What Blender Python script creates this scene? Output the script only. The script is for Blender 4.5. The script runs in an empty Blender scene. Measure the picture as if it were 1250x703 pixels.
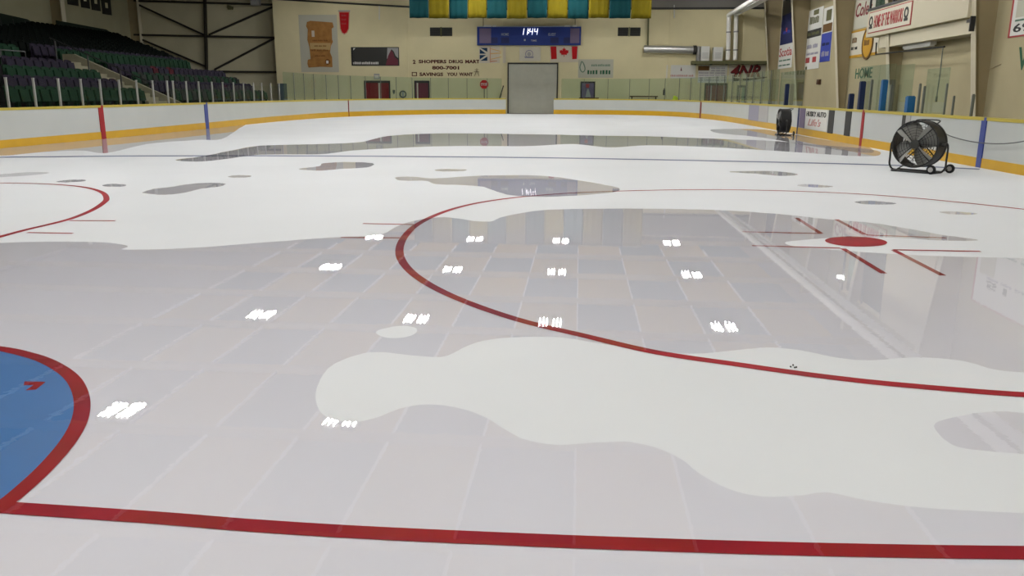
import bpy, bmesh, math, random
import numpy as np
from mathutils import Vector, Matrix
from mathutils.geometry import tessellate_polygon
random.seed(7)
scene = bpy.context.scene
col = scene.collection

# ------------------------------------------------------------------ camera model (photo is 1250x703)
W, H, F = 1250.0, 703.0, 987.0
CX, CY, CH = 3.83, -2.37, 1.382
YAW, PITCH, ROLL = .0807, .2333, .005

def ray(x, y):
    a = (x - W/2)/F; b = -(y - H/2)/F
    c, s = math.cos(ROLL), math.sin(ROLL)
    a, b = c*a - s*b, s*a + c*b
    fy = math.cos(PITCH) + b*math.sin(PITCH); fz = -math.sin(PITCH) + b*math.cos(PITCH)
    return Vector((a*math.cos(YAW) - fy*math.sin(YAW), a*math.sin(YAW) + fy*math.cos(YAW), fz))
CAM = Vector((CX, CY, CH))
def G(x, y, z=0.0):
    d = ray(x, y); return CAM + d*((z - CH)/d.z)
def atY(x, y, Y):
    d = ray(x, y); return CAM + d*((Y - CY)/d.y)
def atX(x, y, X):
    d = ray(x, y); return CAM + d*((X - CX)/d.x)
def proj(P):
    d = Vector(P) - CAM
    x = d.x*math.cos(YAW) + d.y*math.sin(YAW); y = -d.x*math.sin(YAW) + d.y*math.cos(YAW)
    fw = y*math.cos(PITCH) - d.z*math.sin(PITCH); up = y*math.sin(PITCH) + d.z*math.cos(PITCH)
    a, b = x/fw, up/fw
    c, s = math.cos(-ROLL), math.sin(-ROLL)
    a, b = c*a - s*b, s*a + c*b
    return W/2 + F*a, H/2 - F*b

cam_d = bpy.data.cameras.new('camera'); cam = bpy.data.objects.new('camera', cam_d); col.objects.link(cam)
R0 = Vector((math.cos(YAW), math.sin(YAW), 0))
Fw = Vector((-math.sin(YAW)*math.cos(PITCH), math.cos(YAW)*math.cos(PITCH), -math.sin(PITCH)))
U0 = R0.cross(Fw)
rt = R0*math.cos(ROLL) + U0*math.sin(ROLL); up = -R0*math.sin(ROLL) + U0*math.cos(ROLL)
m = Matrix.Identity(4)
for i in range(3):
    m[i][0], m[i][1], m[i][2], m[i][3] = rt[i], up[i], -Fw[i], CAM[i]
cam.matrix_world = m
cam_d.sensor_width = 36; cam_d.lens = F/W*36; cam_d.clip_start = .05; cam_d.clip_end = 300
scene.camera = cam

# ------------------------------------------------------------------ materials
def s2l(c):
    return tuple((v/255/12.92) if v/255 <= .04045 else ((v/255 + .055)/1.055)**2.4 for v in c)
def mat(name, c, rough=.6, spec=.3, metal=0, emit=None, var=0, scale=4.0, var2=None):
    m = bpy.data.materials.new(name); m.use_nodes = True
    nt = m.node_tree; b = nt.nodes['Principled BSDF']
    b.inputs['Base Color'].default_value = (*c, 1); b.inputs['Roughness'].default_value = rough
    b.inputs['Specular IOR Level'].default_value = spec; b.inputs['Metallic'].default_value = metal
    if emit:
        b.inputs['Emission Color'].default_value = (*c, 1); b.inputs['Emission Strength'].default_value = emit
    if var:
        t = nt.nodes.new('ShaderNodeTexCoord'); n = nt.nodes.new('ShaderNodeTexNoise')
        n.inputs['Scale'].default_value = scale; n.inputs['Detail'].default_value = 5
        r = nt.nodes.new('ShaderNodeValToRGB')
        r.color_ramp.elements[0].position = .3; r.color_ramp.elements[1].position = .7
        r.color_ramp.elements[0].color = (*[v*(1 - var) for v in c], 1)
        r.color_ramp.elements[1].color = (*(var2 or [min(1, v*(1 + var*.6)) for v in c]), 1)
        nt.links.new(t.outputs['Object'], n.inputs['Vector']); nt.links.new(n.outputs['Fac'], r.inputs['Fac'])
        nt.links.new(r.outputs['Color'], b.inputs['Base Color'])
    return m
def film(name, tint, rough, ior, ripple=0):
    """thin transparent sheet: clear below, mirror by Fresnel"""
    m = bpy.data.materials.new(name); m.use_nodes = True; nt = m.node_tree; nt.nodes.clear()
    o = nt.nodes.new('ShaderNodeOutputMaterial'); mx = nt.nodes.new('ShaderNodeMixShader')
    tr = nt.nodes.new('ShaderNodeBsdfTransparent'); gl = nt.nodes.new('ShaderNodeBsdfGlossy'); fr = nt.nodes.new('ShaderNodeFresnel')
    tr.inputs['Color'].default_value = (*tint, 1); gl.inputs['Roughness'].default_value = rough; ge = nt.nodes.new('ShaderNodeNewGeometry'); mi = nt.nodes.new('ShaderNodeMix')
    mi.inputs['A'].default_value = ior; mi.inputs['B'].default_value = 1/ior
    nt.links.new(ge.outputs['Backfacing'], mi.inputs['Factor']); nt.links.new(mi.outputs['Result'], fr.inputs['IOR'])
    nt.links.new(fr.outputs[0], mx.inputs[0]); nt.links.new(tr.outputs[0], mx.inputs[1]); nt.links.new(gl.outputs[0], mx.inputs[2])
    if ripple:
        tc = nt.nodes.new('ShaderNodeTexCoord'); nz = nt.nodes.new('ShaderNodeTexNoise'); bp = nt.nodes.new('ShaderNodeBump')
        nz.inputs['Scale'].default_value = 22; nz.inputs['Detail'].default_value = 2; bp.inputs['Distance'].default_value = ripple; bp.inputs['Strength'].default_value = 1
        nt.links.new(tc.outputs['Object'], nz.inputs['Vector']); nt.links.new(nz.outputs['Fac'], bp.inputs['Height']); nt.links.new(bp.outputs['Normal'], gl.inputs['Normal'])
    nt.links.new(mx.outputs[0], o.inputs[0]); return m

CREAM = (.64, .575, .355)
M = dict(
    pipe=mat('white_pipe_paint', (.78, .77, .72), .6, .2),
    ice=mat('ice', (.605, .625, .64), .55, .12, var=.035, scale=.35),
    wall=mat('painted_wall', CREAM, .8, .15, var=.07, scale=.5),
    wall_left=mat('dimmed_stand_wall', (.30, .285, .185), .85, .1, var=.08, scale=.6), wall_right=mat('painted_side_wall', (.37, .325, .20), .8, .15, var=.07, scale=.5), wall_stand=mat('dimmed_end_wall', (.48, .45, .31), .85, .1, var=.08, scale=.6),  # wall_left, wall_stand: cream darkened to hold the weak light by the stand
    web=mat('tan_shaded_steel', (.30, .245, .14), .7, .2, var=.08, scale=1),  # on column webs this tan is the shadow side of cream steel, as colour
    flange=mat('cream_steel', (.50, .46, .34), .7, .2),
    roof=mat('roof_deck', (.20, .19, .17), .7, .2),
    teal_roof=mat('teal_roof_cloth', (.045, .115, .16), .8, .1), yellow_roof=mat('yellow_roof_cloth', (.38, .25, .05), .8, .1),
    purlin=mat('white_purlin', (.58, .58, .57), .6, .2), dark_steel=mat('dark_steel', (.02, .018, .014), .5, .3),
    concrete=mat('concrete', (.16, .15, .14), .85, .2, var=.1), stand=mat('shade_dark_concrete', (.012, .0115, .012), .9, .05, var=.2),  # stand tiers: lack of light put into a near-black base colour
    stair=mat('pale_stair_paint', (.15, .14, .095), .8, .1, var=.1),
    white_board=mat('white_plastic_board', (.43, .45, .43), .35, .3, var=.03, scale=1.2),
    yellow=mat('yellow_plastic', (.52, .30, .012), .4, .3, var=.06, scale=2), cap=mat('yellow_cap_plastic', (.40, .32, .04), .4, .3),
    red=mat('red_paint', (.27, .01, .014), .5, .2, var=.12, scale=3), red_line=mat('red_ice_line', (.255, .004, .010), .5, .06, var=.2, scale=2.5),
    crease=mat('blue_crease_paint', (.05, .165, .37), .5, .1, var=.08, scale=1.5),
    blue_line=mat('blue_ice_line', (.08, .10, .19), .5, .1), blue=mat('blue_plastic', (.03, .05, .22), .4, .3),
    blue_post=mat('blue_padding', (.015, .09, .22), .6, .2), navy_post=mat('navy_padding', (.008, .016, .05), .6, .2),
    grey_post=mat('grey_aluminium_post', (.24, .24, .22), .4, .4), green_post=mat('grey_green_post', (.10, .11, .09), .5, .3),
    dark_red=mat('dark_red_paint', (.16, .008, .012), .5, .3), maroon=mat('maroon_paint', (.12, .02, .035), .5, .3),
    black=mat('black_paint', (.01, .01, .01), .45, .35), rubber=mat('black_rubber', (.012, .012, .013), .7, .2),
    char=mat('charcoal', (.035, .035, .032), .6, .2), grey=mat('grey_paint', (.30, .30, .29), .5, .3), silver=mat('galvanised_sheet', (.5, .5, .48), .35, .5, .7),
    white=mat('white_paint', (.62, .62, .58), .6, .2), offwhite=mat('off_white_vinyl', (.55, .52, .42), .6, .2), paper=mat('white_vinyl', (.58, .58, .54), .6, .2),
    shutter=mat('grey_roller_shutter', (.42, .42, .35), .6, .2, var=.05, scale=2),
    teal=mat('teal_cloth', (.0006, .024, .027), .8, .1, var=.1, scale=2), ycloth=mat('yellow_cloth', (.085, .066, .001), .8, .1, var=.1, scale=2),
    scoreboard=mat('blue_scoreboard_paint', (.012, .03, .17), .5, .2), led=mat('white_led', (1, .97, 1), emit=2.2), dim=mat('dim_grey_lettering', (.3, .33, .38), .5, .2),
    scroll=mat('brown_parchment', (.34, .165, .05), .7, .1, var=.25, scale=2.2), scroll_d=mat('dark_brown_ink', (.17, .07, .02), .7, .1), scroll_l=mat('pale_parchment', (.45, .31, .13), .7, .1),
    pale_panel=mat('pale_grey_panel', (.44, .43, .35), .7, .1),
    flag_red=mat('flag_red', (.40, .012, .015), .7, .1), flag_white=mat('flag_white', (.55, .50, .40), .7, .1), flag_blue=mat('flag_navy', (.02, .045, .09), .7, .1), flag_gold=mat('flag_gold', (.58, .36, .14), .7, .1), flag_pink=mat('flag_pale_red', (.50, .27, .19), .7, .1),
    letter=mat('brown_lettering', (.07, .014, .012), .6, .2), green_letter=mat('green_lettering', (.02, .09, .045), .6, .2), grey_green=mat('grey_green_lettering', (.11, .19, .14), .6, .2),
    mat_red=mat('red_lettering', (.34, .05, .05), .6, .2), navy=mat('navy_vinyl', (.016, .022, .085), .6, .2), royal=mat('royal_vinyl', (.03, .05, .30), .6, .2), brown_v=mat('brown_vinyl', (.12, .06, .015), .6, .2),
    olive=mat('olive_vinyl', (.10, .10, .045), .6, .2), gold=mat('gold_vinyl', (.44, .24, .02), .6, .2), mauve=mat('grey_mauve_vinyl', (.26, .25, .31), .5, .2), grey_v=mat('grey_vinyl', (.36, .35, .34), .5, .2), violet=mat('violet_vinyl', (.13, .10, .17), .5, .2), pink_v=mat('pale_red_vinyl', (.42, .21, .19), .5, .2),
    seat_green=mat('green_seat_plastic', (.006, .020, .010), .85, .06), seat_purple=mat('purple_seat_plastic', (.013, .0105, .018), .85, .06), seat_red=mat('red_seat_plastic', (.035, .006, .009), .85, .06), seat_grey=mat('grey_seat_plastic', (.014, .0165, .014), .85, .06), seat_dark=mat('shade_dark_seat_plastic', (.0018, .0028, .0022), .9, .03),  # seat colours lowered for the unlit stand; upper rows' shade is painted near black
    dkgreen=mat('dark_green_panel', (.003, .009, .005), .6, .2), window=mat('dark_green_glass', (.03, .055, .035), .15, .5), hivis=mat('hi_vis_cloth', (.5, .6, .05), .8, .1), wood=mat('dark_wood', (.07, .035, .02), .6, .2), green_door=mat('pale_green_paint', (.26, .36, .26), .6, .2),
    tube=mat('lamp_tube', (1, .985, .98), emit=255.0), steel_blade=mat('dull_blade_metal', (.20, .20, .185), .45, .4, .3), cable=mat('grey_cable', (.10, .10, .10), .6, .2),
    glass=film('clear_shield', (.86, .93, .915), .02, 1.25), glass_left=film('clear_low_shield', (.97, .98, .97), .02, 1.08), water=film('meltwater', (.985, .968, .995), .008, 1.40, .00006),
)

# ------------------------------------------------------------------ mesh helpers
class MB:
    def __init__(s): s.bm = bmesh.new()
    def box(s, c, size, rot=None):
        g = bmesh.ops.create_cube(s.bm, size=1)['verts']
        T = Matrix.Translation(c) @ (rot.to_4x4() if rot is not None else Matrix.Identity(4)) @ Matrix.Diagonal((*size, 1))
        bmesh.ops.transform(s.bm, matrix=T, verts=g); return s
    def mm(s, a, b):
        a, b = Vector(a), Vector(b)
        lo = Vector([min(p, q) for p, q in zip(a, b)]); hi = Vector([max(p, q) for p, q in zip(a, b)])
        return s.box((lo + hi)/2, hi - lo)
    def bar(s, a, b, w, h=None):
        a, b = Vector(a), Vector(b); d = b - a
        return s.box((a + b)/2, (w, h or w, d.length), d.to_track_quat('Z', 'Y').to_matrix())
    def tube(s, pts, r, n=8, closed=False):
        pts = [Vector(p) for p in pts]; k = len(pts); rings = []
        prev = None
        for i, p in enumerate(pts):
            a = pts[(i - 1) % k] if closed or i > 0 else p; b = pts[(i + 1) % k] if closed or i < k - 1 else p
            t = (b - a).normalized()
            if prev is None:
                u = t.orthogonal().normalized()
            else:
                u = (prev - t*prev.dot(t)).normalized()
            prev = u; v = t.cross(u)
            rings.append([s.bm.verts.new(p + (u*math.cos(2*math.pi*j/n) + v*math.sin(2*math.pi*j/n))*r) for j in range(n)])
        for i in range(k if closed else k - 1):
            A, B = rings[i], rings[(i + 1) % k]
            for j in range(n): s.bm.faces.new((A[j], A[(j + 1) % n], B[(j + 1) % n], B[j]))
        if not closed:
            s.bm.faces.new(rings[0][::-1]); s.bm.faces.new(rings[-1])
        return s
    def lathe(s, prof, n=32, T=None, closed=False):
        """profile of (r, h) about Z"""
        rings = [[s.bm.verts.new((T or Matrix.Identity(4)) @ Vector((r*math.cos(2*math.pi*j/n), r*math.sin(2*math.pi*j/n), h))) for j in range(n)] for r, h in prof]
        L = len(rings)
        for i in range(L if closed else L - 1):
            A, B = rings[i], rings[(i + 1) % L]
            for j in range(n): s.bm.faces.new((A[j], A[(j + 1) % n], B[(j + 1) % n], B[j]))
        if not closed:
            s.bm.faces.new(rings[0][::-1]); s.bm.faces.new(rings[-1])
        return s
    def prism(s, poly, O, u, v, d):
        """polygon of (a,b) in plane O+a*u+b*v, extruded by vector d"""
        O, u, v, d = Vector(O), Vector(u), Vector(v), Vector(d)
        A = [s.bm.verts.new(O + u*a + v*b) for a, b in poly]; B = [s.bm.verts.new(O + u*a + v*b + d) for a, b in poly]
        n = len(A); s.bm.faces.new(A); s.bm.faces.new(B[::-1])
        for i in range(n): s.bm.faces.new((A[i], B[i], B[(i + 1) % n], A[(i + 1) % n]))
        return s
    def ngon(s, pts):
        s.bm.faces.new([s.bm.verts.new(p) for p in pts]); return s
    def strip(s, L, R, closed=False):
        A = [s.bm.verts.new(p) for p in L]; B = [s.bm.verts.new(p) for p in R]; n = len(A)
        for i in range(n if closed else n - 1):
            j = (i + 1) % n; s.bm.faces.new((A[i], A[j], B[j], B[i]))
        return s
    def solid_strip(s, sections):
        """list of closed quads (lists of 4 points) joined into a swept bar"""
        rr = [[s.bm.verts.new(p) for p in q] for q in sections]
        for A, B in zip(rr, rr[1:]):
            for j in range(len(A)): s.bm.faces.new((A[j], A[(j + 1) % len(A)], B[(j + 1) % len(A)], B[j]))
        s.bm.faces.new(rr[0][::-1]); s.bm.faces.new(rr[-1]); return s
    def build(s, name, m, parent=None, smooth=False, label=None, bevel=0):
        if bevel: bmesh.ops.bevel(s.bm, geom=list(s.bm.edges), offset=bevel, segments=2, affect='EDGES', profile=.5)
        bmesh.ops.recalc_face_normals(s.bm, faces=s.bm.faces)
        me = bpy.data.meshes.new(name); s.bm.to_mesh(me); s.bm.free()
        for mm_ in (m if isinstance(m, (list, tuple)) else [m]): me.materials.append(mm_)
        if smooth:
            for p in me.polygons: p.use_smooth = True
            try: me.set_sharp_from_angle(angle=math.radians(40))
            except Exception: pass
        o = bpy.data.objects.new(name, me); col.objects.link(o)
        if parent is not None:
            o.parent = parent; o.matrix_parent_inverse = parent.matrix_world.inverted() if False else Matrix.Translation(-parent.location) if parent.rotation_euler[2] == 0 else Matrix.Identity(4)
        if label: o['label'] = label
        return o
def tag(o, label, cat, group=None, kind=None):
    o['label'] = label; o['category'] = cat
    if group: o['group'] = group
    if kind: o['kind'] = kind
    return o
def thing(name, label, cat, loc=(0, 0, 0), group=None, kind=None):
    o = bpy.data.objects.new(name, None); col.objects.link(o); o.location = loc; o.empty_display_size = .2
    return tag(o, label, cat, group, kind)
def struct(o, label, cat='structure'):
    o['kind'] = 'structure'; o['label'] = label; o['category'] = cat; return o
def dup(root, loc, rotz=0, label=None, group=None):
    r = root.copy(); col.objects.link(r); r.location = loc; r.rotation_euler = (0, 0, rotz)
    if label: r['label'] = label
    if group: r['group'] = group
    for ch in list(root.children):
        c = ch.copy(); col.objects.link(c); c.parent = r
        for g in ch.children:
            d = g.copy(); col.objects.link(d); d.parent = c
    return r
ORD = ['first', 'second', 'third', 'fourth', 'fifth', 'sixth', 'seventh', 'eighth', 'ninth', 'tenth', 'eleventh', 'twelfth', 'thirteenth', 'fourteenth', 'fifteenth', 'sixteenth', 'seventeenth', 'eighteenth', 'nineteenth', 'twentieth']

def spline(pts, n=8, closed=False):
    P = [Vector((*p, 0)).to_2d() if len(p) == 2 else Vector(p) for p in pts]; k = len(P); out = []
    for i in range(k if closed else k - 1):
        g = lambda j: P[j % k] if closed else P[max(0, min(k - 1, j))]
        a, b, c, d = g(i - 1), g(i), g(i + 1), g(i + 2)
        for q in range(n):
            t = q/n
            out.append(.5*((2*b) + (c - a)*t + (2*a - 5*b + 4*c - d)*t*t + (3*b - a - 3*c + d)*t**3))
    if not closed: out.append(P[-1])
    return out

def text_into(mb, s, O, u, v, w, h, d=.012, shear=0, bold=.014):
    """lettering s fitted in the w x h box at O, reading along u, up along v, raised by d"""
    cu = bpy.data.curves.new('lettering', 'FONT'); cu.body = s; cu.resolution_u = 2; cu.extrude = .5; cu.shear = shear; cu.offset = bold
    ob = bpy.data.objects.new('lettering', cu); me = bpy.data.meshes.new_from_object(ob)
    xs = [q.co.x for q in me.vertices]; ys = [q.co.y for q in me.vertices]
    x0, x1, y0, y1 = min(xs), max(xs), min(ys), max(ys)
    O, u, v = Vector(O), Vector(u).normalized(), Vector(v).normalized(); nrm = u.cross(v)
    for q in me.vertices:
        q.co = O + u*((q.co.x - x0)/(x1 - x0)*w) + v*((q.co.y - y0)/(y1 - y0)*h) + nrm*((q.co.z + .5)*d)
    mb.bm.from_mesh(me)
    bpy.data.objects.remove(ob); bpy.data.curves.remove(cu); bpy.data.meshes.remove(me)
    return mb
def strokes(mb, O, u, v, w, h, words, d=.01):
    """unreadable small lettering: upright dashes grouped in words"""
    O, u, v = Vector(O), Vector(u).normalized(), Vector(v).normalized(); nrm = u.cross(v)
    rnd = random.Random(int(w*1000) + words)
    a = 0; ww = w/words
    for k in range(words):
        x = k*ww
        while x < (k + .82)*ww - .02:
            lw = h*rnd.uniform(.35, .55); hh = h*rnd.uniform(.75, 1)
            mb.prism([(x, 0), (x + lw, 0), (x + lw, hh), (x, hh)], O, u, v, nrm*d); x += lw*1.5
    return mb

# ------------------------------------------------------------------ room shell
WX, WXL, YF, YE, ZT = 18.6, -34.0, 64.6, 66.2, 9.9
def slab(name, a, b, m, label, cat):
    return struct(MB().mm(a, b).build(name, m), label, cat)
slab('floor', (WXL, -8, -.3), (WX, YE, -.02), M['concrete'], 'grey concrete floor around the boards', 'floor')
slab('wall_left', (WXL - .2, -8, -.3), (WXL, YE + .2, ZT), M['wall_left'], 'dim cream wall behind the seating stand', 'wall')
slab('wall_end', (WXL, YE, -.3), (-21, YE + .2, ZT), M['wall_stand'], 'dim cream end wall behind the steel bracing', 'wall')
slab('wall_return', (-21.1, YF, -.3), (-20.9, YE + .2, ZT), M['wall'], 'short return wall beside the steel bracing', 'wall')
slab('wall_far', (-20.9, YF, -.3), (WX, YF + .2, ZT), M['wall'], 'cream end wall carrying scoreboard, flags and signs', 'wall')
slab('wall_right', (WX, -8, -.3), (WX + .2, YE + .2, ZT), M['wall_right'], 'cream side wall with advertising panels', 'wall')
slab('wall_near', (WXL, -8.2, -.3), (WX, -8, ZT), M['wall'], 'end wall behind the near goal', 'wall')
# ceiling: checkerboard of cloth panels between rafters
FR = [22.2 + 6.4*k for k in range(-5, 8)]
PX = [-33.25 + 3.1*k for k in range(0, 17)]
mb = MB()
YS = [-8.2] + [y for y in FR if -8 < y < 66] + [YE + .2]
XS = [WXL - .2] + [x for x in PX if x < WX] + [WX + .2]
for i in range(len(YS) - 1):
    for j in range(len(XS) - 1):
        f0 = mb.bm.verts.new
        z = ZT
        fc = mb.bm.faces.new((f0((XS[j], YS[i], z)), f0((XS[j+1], YS[i], z)), f0((XS[j+1], YS[i+1], z)), f0((XS[j], YS[i+1], z))))
        xm = (XS[j] + XS[j+1])/2
        fc.material_index = 0 if (xm < -18 or xm > 16 or YS[i] > 58) else 1 + (i + j) % 2
for fc in list(mb.bm.faces):
    pass
ce = mb.build('ceiling', [M['roof'], M['teal_roof'], M['yellow_roof']]); struct(ce, 'roof lined with teal and yellow cloth in a checkerboard', 'ceiling')
sol = ce.modifiers.new('thick', 'SOLIDIFY'); sol.thickness = .1; sol.offset = 1
mb = MB()
for y in FR:
    if -8 < y < 64: mb.mm((WXL, y - .1, ZT - .35), (WX, y + .1, ZT - .05))
struct(mb.build('trim_1', M['web']), 'tan roof rafters across the rink', 'rafter')
mb = MB()
for x in PX:
    if -20 < x < 14: mb.mm((x - .035, -8, ZT - .14), (x + .035, 58, ZT - .05))
struct(mb.build('trim_2', M['purlin']), 'white lengthwise roof purlins', 'purlin')
# right wall frames: tapered columns
for k, y in enumerate([12.7, 21.0, 29.3, 37.7, 45.4, 54.4, 62.2]):
    t = thing('steel_column', '', 'column', (WX - .3, y, 0), 'tapered columns of the right wall', 'structure')
    t['label'] = 'tapered cream steel column of the right wall, %s from the camera end' % ORD[k]
    xb, xt = 18.2, 18.2 - .125*(ZT - 1)
    MB().prism([(xb + .12, 0), (WX, 0), (WX, ZT), (xt, ZT)], (0, y, 0), (1, 0, 0), (0, 0, 1), (0, .02, 0)).build('web', M['web'], t)
    MB().prism([(xb + .12, 0), (xb + .15, 0), (xt + .03, ZT), (xt, ZT)], (0, y - .18, 0), (1, 0, 0), (0, 0, 1), (0, .36, 0)).build('flange', M['flange'], t)
# left wall pilasters
for k, y in enumerate([45.1, 55.5, 65.9]):
    t = thing('steel_column', 'cream steel column on the wall behind the stand, ' + ('at the bracing corner' if k == 2 else 'beside the dark pennants' if k == 1 else 'nearest the camera'), 'column', (WXL + .5, y, 0), 'columns of the left wall', 'structure')
    MB().mm((WXL, y, 0), (WXL + .9, y + .03, ZT)).build('web', M['web'], t)
    MB().mm((WXL + .9, y - .25, 0), (WXL + .96, y + .2, ZT)).build('flange', M['flange'], t)

# ------------------------------------------------------------------ boards path (inner face, on the ice)
PTS = [(-10.95, 4), (-11.0, 12), (-11.05, 18), (-11.15, 24), (-11.5, 31), (-11.9, 36.5), (-12.1, 42), (-11.9, 47.5), (-11.0, 52), (-9.5, 55.8), (-7.4, 58.8), (-5.0, 60.8), (-1.95, 62.2)]
PTR = [(1.78, 62.6), (5.5, 62.2), (8.0, 61.1), (9.9, 58.9), (11.2, 55.6), (11.9, 51.5), (12.3, 46), (12.35, 40), (12.25, 33), (12.15, 26), (12.08, 20), (12.0, 14), (12.0, 8), (12.0, 4)]
pathL, pathR = spline(PTS, 14), spline(PTR, 14)
def bh(y): return float(np.interp(y, [14, 22, 30, 41, 50, 58, 63], [1.0, 1.03, 1.055, 1.08, 1.115, 1.165, 1.20]))
def kh(y): return float(np.interp(y, [14, 30, 60], [.19, .25, .34]))
def nrm_at(P, i):
    a, b = P[max(0, i - 1)], P[min(len(P) - 1, i + 1)]; d = (b - a).normalized(); return Vector((d.y, -d.x))   # right-hand side of travel = towards the ice
def idx_px(P, x):
    best = min(range(len(P)), key=lambda i: abs(proj((P[i].x, P[i].y, bh(P[i].y)))[0] - x) + (1e6 if P[i].y < 5 else 0)); return best
def point_px(P, x):
    """exact point of the path under photo column x"""
    for i in range(len(P) - 1):
        xa = proj((P[i].x, P[i].y, bh(P[i].y)))[0]; xb = proj((P[i+1].x, P[i+1].y, bh(P[i+1].y)))[0]
        if P[i].y > 5 and P[i+1].y > 5 and (xa - x)*(xb - x) <= 0 and xa != xb:
            t = (x - xa)/(xb - xa); n = nrm_at(P, i)
            return P[i].lerp(P[i+1], t), n
    i = idx_px(P, x); return P[i], nrm_at(P, i)
def sweep(P, o0, o1, z0, z1):
    """bar along P between offsets o0,o1 (positive = towards ice) and heights z0(y),z1(y)"""
    sec = []
    for i, p in enumerate(P):
        n = nrm_at(P, i); a, b = p + n*o0, p + n*o1
        sec.append([(a.x, a.y, z0(p.y)), (b.x, b.y, z0(p.y)), (b.x, b.y, z1(p.y)), (a.x, a.y, z1(p.y))])
    return MB().solid_strip(sec)
def boards(P, label):
    t = thing('dasher_boards', label, 'boards', (P[len(P)//2].x, P[len(P)//2].y, 0), 'white boards around the ice')
    sweep(P, -.12, 0, lambda y: -.02, lambda y: bh(y) - .05).build('panel', M['white_board'], t)
    sweep(P, -.005, .012, lambda y: 0.0, kh).build('kick_strip', M['yellow'], t, label='yellow kick strip')
    sweep(P, -.14, .02, lambda y: bh(y) - .055 - .0006*y, bh).build('cap_rail', M['cap'], t, label='yellow cap rail')
    return t
iL = idx_px(pathL, 352)
bl = boards(pathL[:iL + 1], 'long white boards with yellow kick strip in front of the seating stand')
bfl = boards(pathL[iL:], 'curved white boards left of the roller door at the far end')
iR = idx_px(pathR, 905)
bfr = boards(pathR[:iR + 1], 'curved white boards right of the roller door at the far end')
br = boards(pathR[iR:], 'long white boards behind the two drum fans')
def mark(P, t, x, w, name, m, label, z0=0.0, top=None, off=.02):
    p, n = point_px(P, x); tg = Vector((-n.y, n.x)); a, b = p - tg*w/2, p + tg*w/2
    zt = (top or bh(p.y)); 
    mb = MB().prism([(0, 0), (w, 0), (w, zt - z0), (0, zt - z0)], (a.x, a.y, z0), (tg.x, tg.y, 0), (0, 0, 1), (n.x*off, n.y*off, 0))
    o = mb.build(name, m, t); o['label'] = label; return o
mark(pathL, bl, 122, .26, 'red_stripe', M['red'], 'red centre line stripe')
mark(pathL, bl, 250.5, .34, 'blue_stripe', M['blue'], 'blue line stripe')
mark(pathL, bfl, 425, .10, 'goal_stripe', M['dark_red'], 'thin dark red goal line stripe')
mark(pathR, bfr, 856, .30, 'goal_stripe', M['dark_red'], 'thin dark red goal line stripe')
mark(pathR, br, 1055, .20, 'red_stripe', M['red'], 'red centre line stripe')
mark(pathR, br, 1203, .21, 'blue_stripe', M['blue'], 'blue line stripe')
mark(pathR, br, 976, .16, 'blue_stripe', M['navy'], 'thin dark blue stripe')
def ad(P, t, x0, x1, name, m, label, z0=.26, z1=None):
    (p, n), (q, n2) = point_px(P, x0), point_px(P, x1); d = q - p; L = d.length; d.normalize(); zt = z1 or bh(p.y) - .07
    nn = Vector((d.y, -d.x))
    o = MB().prism([(0, 0), (L, 0), (L, zt - z0), (0, zt - z0)], (p.x - nn.x*.004, p.y - nn.y*.004, z0), (d.x, d.y, 0), (0, 0, 1), (nn.x*.02, nn.y*.02, 0)).build(name, m, t)
    o['label'] = label; return Vector((p.x, p.y, z0)) + Vector((nn.x, nn.y, 0))*.017, Vector((d.x, d.y, 0)), L, zt - z0
ad(pathR, br, 915, 927, 'advertising_panel', M['mauve'], 'grey violet advertising panel')
ad(pathR, br, 927.2, 938.5, 'advertising_panel', M['grey_v'], 'plain grey advertising panel')
ad(pathR, br, 977.5, 984, 'advertising_panel', M['violet'], 'violet picture panel')
O, d_, L_, h_ = ad(pathR, br, 985, 1011.5, 'advertising_panel', M['paper'], 'white advertising panel with black capitals and red script')
text_into(MB(), 'HUSKY AUTO', O + d_*L_*.05 + Vector((0, 0, h_*.62)), d_, (0, 0, 1), L_*.9, h_*.25).build('lettering', M['char'], br, label='black capitals on the white panel')
text_into(MB(), "Life's", O + d_*L_*.15 + Vector((0, 0, h_*.16)), d_, (0, 0, 1), L_*.6, h_*.36, shear=.35).build('lettering', M['pink_v'], br, label='pale red script on the white panel')
ad(pathR, br, 1013, 1019.5, 'gate_gap', M['char'], 'dark gate gap beside the white advertising panel', .22)
ad(pathR, br, 1103, 1107, 'gate_gap', M['char'], 'dark gate gap behind the nearer fan', .1); ad(pathR, br, 1107.3, 1113, 'gate_gap', M['grey'], 'grey gate edge behind the nearer fan', .1)
ad(pathR, br, 1033.5, 1040.5, 'gate_gap', M['char'], 'dark gate gap beside the red stripe', .22)
# ice
mb = MB()
outline = [(p.x, p.y, 0.0) for p in pathL] + [(p.x, p.y, 0.0) for p in pathR]
outline = [(-10.95, -7, 0)] + outline + [(12.0, -7, 0)]
mb.prism([(p[0], p[1]) for p in outline], (0, 0, 0), (1, 0, 0), (0, 1, 0), (0, 0, -.06)); ice = mb.build('floor', M['ice']); struct(ice, 'white painted ice sheet with wet patches', 'ice')
# threshold under the roller door
slab('floor', (-2.1, 62.0, -.019), (2.1, YF, -.003), M['concrete'], 'concrete threshold in front of the roller door', 'floor')

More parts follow.
